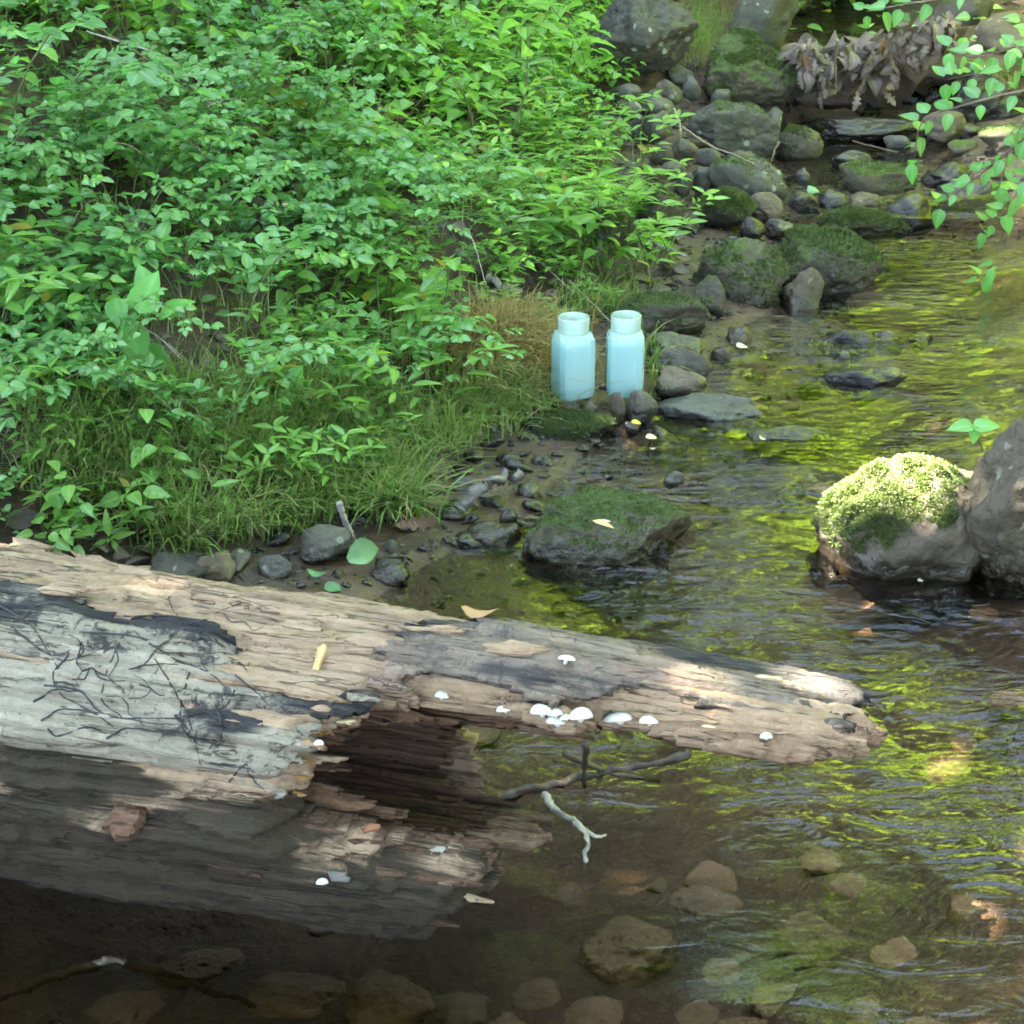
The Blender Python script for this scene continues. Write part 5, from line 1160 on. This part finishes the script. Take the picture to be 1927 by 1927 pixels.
one_leaf(1385, 660, 26, 20, 'pale_leaf', 'ovate', 'pale leaf floating in the shallow inlet', .006)
one_leaf(1432, 836, 22, 70, 'pale_leaf', 'ovate', 'small pale leaf on the flat dark stone awash', .03, up=(0, -.8, .6))
one_leaf(868, 1152, 72, 5, 'leaf_tan', 'ovate_b', 'orange-tan leaf floating just behind the log', .012)
one_leaf(540, 528, 26, 40, 'pink', 'oval', 'pale pink petal lying on the rose leaves', None, lift=.2)
one_leaf(1115, 990, 44, -25, 'chip', 'lance', 'yellow splinter-like leaf on the broad mossy boulder', .115)
one_leaf(1125, 992, 30, 20, 'pale_leaf', 'lance', 'pale narrow leaf on the broad mossy boulder', .115)
one_leaf(745, 998, 82, 5, 'leaf_brown', 'oak_a', 'curled brown dead leaf on the shore near the grass tuft', .05, .9, up=(0, -.9, .5))
one_leaf(1215, 405, 40, -80, 'leaf_rust', 'ovate', 'rusty dead leaf among narrow-leaved plants', None, lift=.06)
one_leaf(1010, 615, 50, 60, 'dead', 'oak', 'brown dead oak leaf beside the left-hand bottle', None, .4, lift=.04, up=(0, -.8, .6))
one_leaf(620, 665, 60, 80, 'dead', 'oak', 'brown dead leaf under the rose bush', None, .3, lift=.04, up=(0, -.8, .6))
one_leaf(1520, 355, 40, -70, 'green_leaf', 'ovate_b', 'wilted green leaf hanging between dark wet rocks', .1, up=(0, -.8, .5))
one_leaf(1725, 1102, 12, 0, 'leaf_white', 'oval', 'tiny white leaf floating at the foot of the moss-capped boulder', .005)
dl = np.random.default_rng(8)
for k in range(26):
    x, y = dl.uniform(.55, 1.0), dl.uniform(5.2, 6.6); p = np.array([x, y, max(gz(x, y), .06)]); a = dl.uniform(0, 360)
    u0, v0, _ = project(p); one_leaf(u0[0], v0[0], dl.uniform(14, 34), a, 'dead', 'oak', 'brown dead leaf caught among the stones beside the trickle', p[2], float(dl.random()), .015)
    o = C.objects[-1]; o['group'] = 'dead leaves caught among the upper stones'

# ------------------------------------------------------------------ trees around the stream: they shade it and are mirrored in it
def dapple(P):
    """true where a canopy leaf would have closed one of the gaps through which the sun reaches the ground"""
    t = (P[:, 2] - .15) / SUN[2]; gxy = P[:, :2] - t[:, None] * SUN[None, :2]
    res = np.zeros(len(P), bool)
    for (x, y, r) in GAPS: res |= ((gxy[:, 0] - x) ** 2 + (gxy[:, 1] - y) ** 2) < r * r
    return res
GAPS = []
for px, py, z, r in ((1640, 880, .15, .17), (1730, 850, .2, .17), (1590, 950, .1, .14), (1922, 1885, -.2, .055), (1922, 1800, -.2, .05), (1700, 1000, -.05, .08), (1190, 15, .5, .12), (60, 25, 1.0, .22), (1000, 190, .6, .09), (1050, 120, .6, .08), (900, 130, .7, .07), (540, 525, .55, .06), (1700, 70, .4, .12), (1730, 480, 0, .0), (1250, 480, .2, .05), (980, 470, .35, .05)):
    p = at_z(px, py, z) if z < .3 else hit(px, py)[0]; z = p[2]
    t = (z - .15) / SUN[2]; GAPS.append((p[0] - SUN[0] * t, p[1] - SUN[1] * t, r))
gg = np.random.default_rng(63)
for k in range(84):
    px, py = (gg.uniform(680, 1180), gg.uniform(20, 400)) if k < 22 else (gg.uniform(40, 1280), gg.uniform(20, 640))
    p = hit(px, py)[0]
    if p is None: continue
    t = (p[2] + .1) / SUN[2]; GAPS.append((p[0] - SUN[0] * t, p[1] - SUN[1] * t, gg.uniform(.04, .08) if k < 22 else gg.uniform(.028, .05)))
def crown_mesh(seed, rx, rz, n, ln, clumps, off=None):
    r = np.random.default_rng(seed); cc = r.normal(size=(clumps, 3)); cc /= np.linalg.norm(cc, axis=1)[:, None]; cc *= r.uniform(.35, 1, (clumps, 1)) ** .5 * [rx * .85, rx * .85, rz * .85]
    k = r.integers(0, clumps, n); g = r.normal(size=(n, 3)) * [rx * .17, rx * .17, rz * .13]; P = cc[k] + g
    if off is not None: P = P[~dapple(P + off)]
    n = len(P); az = r.uniform(0, 6.28, n); D = np.stack([np.cos(az), np.sin(az), r.normal(size=n) * .35 - .2], 1); D /= np.linalg.norm(D, axis=1)[:, None]
    U = np.array([0, 0, 1]) + r.normal(size=(n, 3)) * .45; Yv = np.cross(U, D); Yv /= np.linalg.norm(Yv, axis=1)[:, None]; L_ = ln * r.uniform(.7, 1.3, n)
    a, b = D * L_[:, None], Yv * (L_ * .36)[:, None]; Nn = np.cross(D, Yv) * (L_ * .1)[:, None]
    V = np.stack([P, P + a * .5 - b + Nn, P + a, P + a * .5 + b + Nn], 1).reshape(-1, 3)
    m = MB(); m.add(V, [(4 * i, 4 * i + 1, 4 * i + 2, 4 * i + 3) for i in range(n)], np.repeat(r.random(n) * .9, 4)); return m.mesh('crown', False), cc
sb = None
def tree(name, loc, hz, rx, rz, n, ln, seed, label, gaps=False, shared=None, rot=0., group=None, clumps=60):
    z0 = gz(loc[0], loc[1]); base = np.array([loc[0], loc[1], z0]); e = link(name, None, loc=tuple(base)); e.rotation_euler = (0, 0, rot); tag(e, label, 'tree', group)
    off = base + [0, 0, hz]
    me, cc = shared or crown_mesh(seed, rx, rz, n, ln, clumps, off if gaps else None)
    c = link('crown', me, M['canopy_dark'] if shared is sb else M['canopy'], e, (0, 0, hz)); c['kind'] = 'stuff'
    m = MB(); tube(m, [(0, 0, -.3), (.05, .03, hz * .4), (-.05, .06, hz * .75), (0, 0, hz + rz * .7)], .05 * rx + .04, .03, 10, 18, rough=.02)
    for q in cc[::max(1, len(cc) // 14)]:
        h0 = hz * .55 + .3 * (q[2]); tube(m, [(0, 0, h0), (q[0] * .5, q[1] * .5, (h0 + hz + q[2]) / 2), (q[0], q[1], hz + q[2])], .025 * rx * .8, .012, 6, 8)
    link('trunk', m.mesh('trunk'), M['bark'], e); return me, cc
off = np.array
tree('shade_tree', (-4.3, 3.6), 5.6, 2.9, 1.6, 24000, .13, 1, 'broad leafy tree on the left bank shading the log', True, clumps=170)
tree('shade_tree', (-4.5, 6.8), 6.4, 3.2, 1.7, 25000, .13, 2, 'leafy tree on the left bank shading the bottles', True, clumps=170)
tree('shade_tree', (-6.9, 5.3), 7.6, 3.4, 1.9, 16000, .14, 3, 'tall leafy tree higher up the left bank', True, clumps=170)
tree('shade_tree', (-5.4, 9.6), 6.8, 2.7, 1.7, 17000, .13, 8, 'leafy tree on the left bank above the stony trickle', True, clumps=150)
tree('shade_tree', (-7.6, -2.4), 7.0, 2.8, 1.7, 12000, .13, 7, 'leafy tree behind the downstream end of the pool', True, clumps=80)
tree('shade_tree', (-4.8, .9), 6.8, 2.8, 1.7, 12000, .13, 5, 'leafy tree leaning over the pool downstream of the log', True, clumps=80)
sa = crown_mesh(5, 2.5, 1.9, 11000, .15, 70); sb = crown_mesh(6, 3.2, 4.6, 14000, .20, 90); sc_ = crown_mesh(8, 1.0, .8, 3500, .085, 40)
far = np.random.default_rng(44)
for k, (x, y, hz, big) in enumerate(((.4, 11.2, 2.2, 0), (2.3, 12.0, 2.4, 0), (3.9, 10.8, 2.2, 0), (5.8, 11.6, 2.4, 0), (7.6, 10.4, 2.5, 0), (1.6, 14.2, 2.8, 0), (4.6, 14.6, 3.0, 0), (6.0, 6.4, 2.4, 0), (9.8, 12.5, 3.0, 0),
                                (5.0, 15.8, 8.0, 1), (-.8, 13.6, 8.2, 1), (2.8, -5.2, 6.5, 1), (-2.4, -6.0, 7, 1), (6.4, -2.2, 6.5, 1), (7.4, 2.6, 6, 1), (.4, -10, 8, 1), (6, -8, 8, 1), (-6.5, -8, 8, 1), (2.5, 22, 7.5, 1), (6.5, 20, 7.5, 1), (-2, 23.5, 8, 1), (10.5, 17.5, 7, 1), (14, 13, 7, 1), (-7, 21, 8.5, 1), (-11.5, 17, 8, 1), (-15, 12, 8, 1), (.2, 16, 7, 1), (7.2, 15.4, 7, 1), (11, 21, 8, 1), (8.6, 6.4, 5.5, 1), (12.5, 8, 6.5, 1), (5, 27, 9.5, 1), (-.5, 29, 10, 1), (10, 25, 9.5, 1), (16, 20, 9, 1), (-5.5, 29, 10, 1), (-13, 22, 9, 1))):  # tall ones behind and beside the camera are added to cut front sky light
    tree('woodland_tree', (x, y), hz, 3.0, 3.6, 0, 0, 0, 'tall leafy tree in the unseen woods around the stream' if big else 'small leafy tree in the woods beyond the stream', shared=sb if big else sa, rot=far.uniform(0, 6.28), group='tall woodland trees beyond the stream' if big else 'small woodland trees beyond the stream')
sd_ = crown_mesh(9, 1.35, 1.35, 6500, .085, 60)
for x, y in ((.2, 10.0), (1.5, 9.4), (2.8, 9.2), (4.2, 8.8), (3.5, 10.2), (5.6, 9.8), (.9, 11.0), (5.0, 7.4), (6.4, 8.4)):
    tree('streamside_bush', (x, y), 1.35, 1.3, 1.3, 0, 0, 0, 'tall sunlit bush on the stream bank upstream of the leaf dam', shared=sd_, rot=far.uniform(0, 6.28), group='sunlit bushes upstream')
for k in range(34):
    x, y = far.uniform(3.4, 9), far.uniform(2.5, 13)
    if k > 22: x, y = far.uniform(-9, 6), far.uniform(12, 19)
    tree('understory_bush', (x, y), .75, 1., .8, 0, 0, 0, 'low leafy bush in the undergrowth of the woods', shared=sc_, rot=far.uniform(0, 6.28), group='low bushes in the woods')
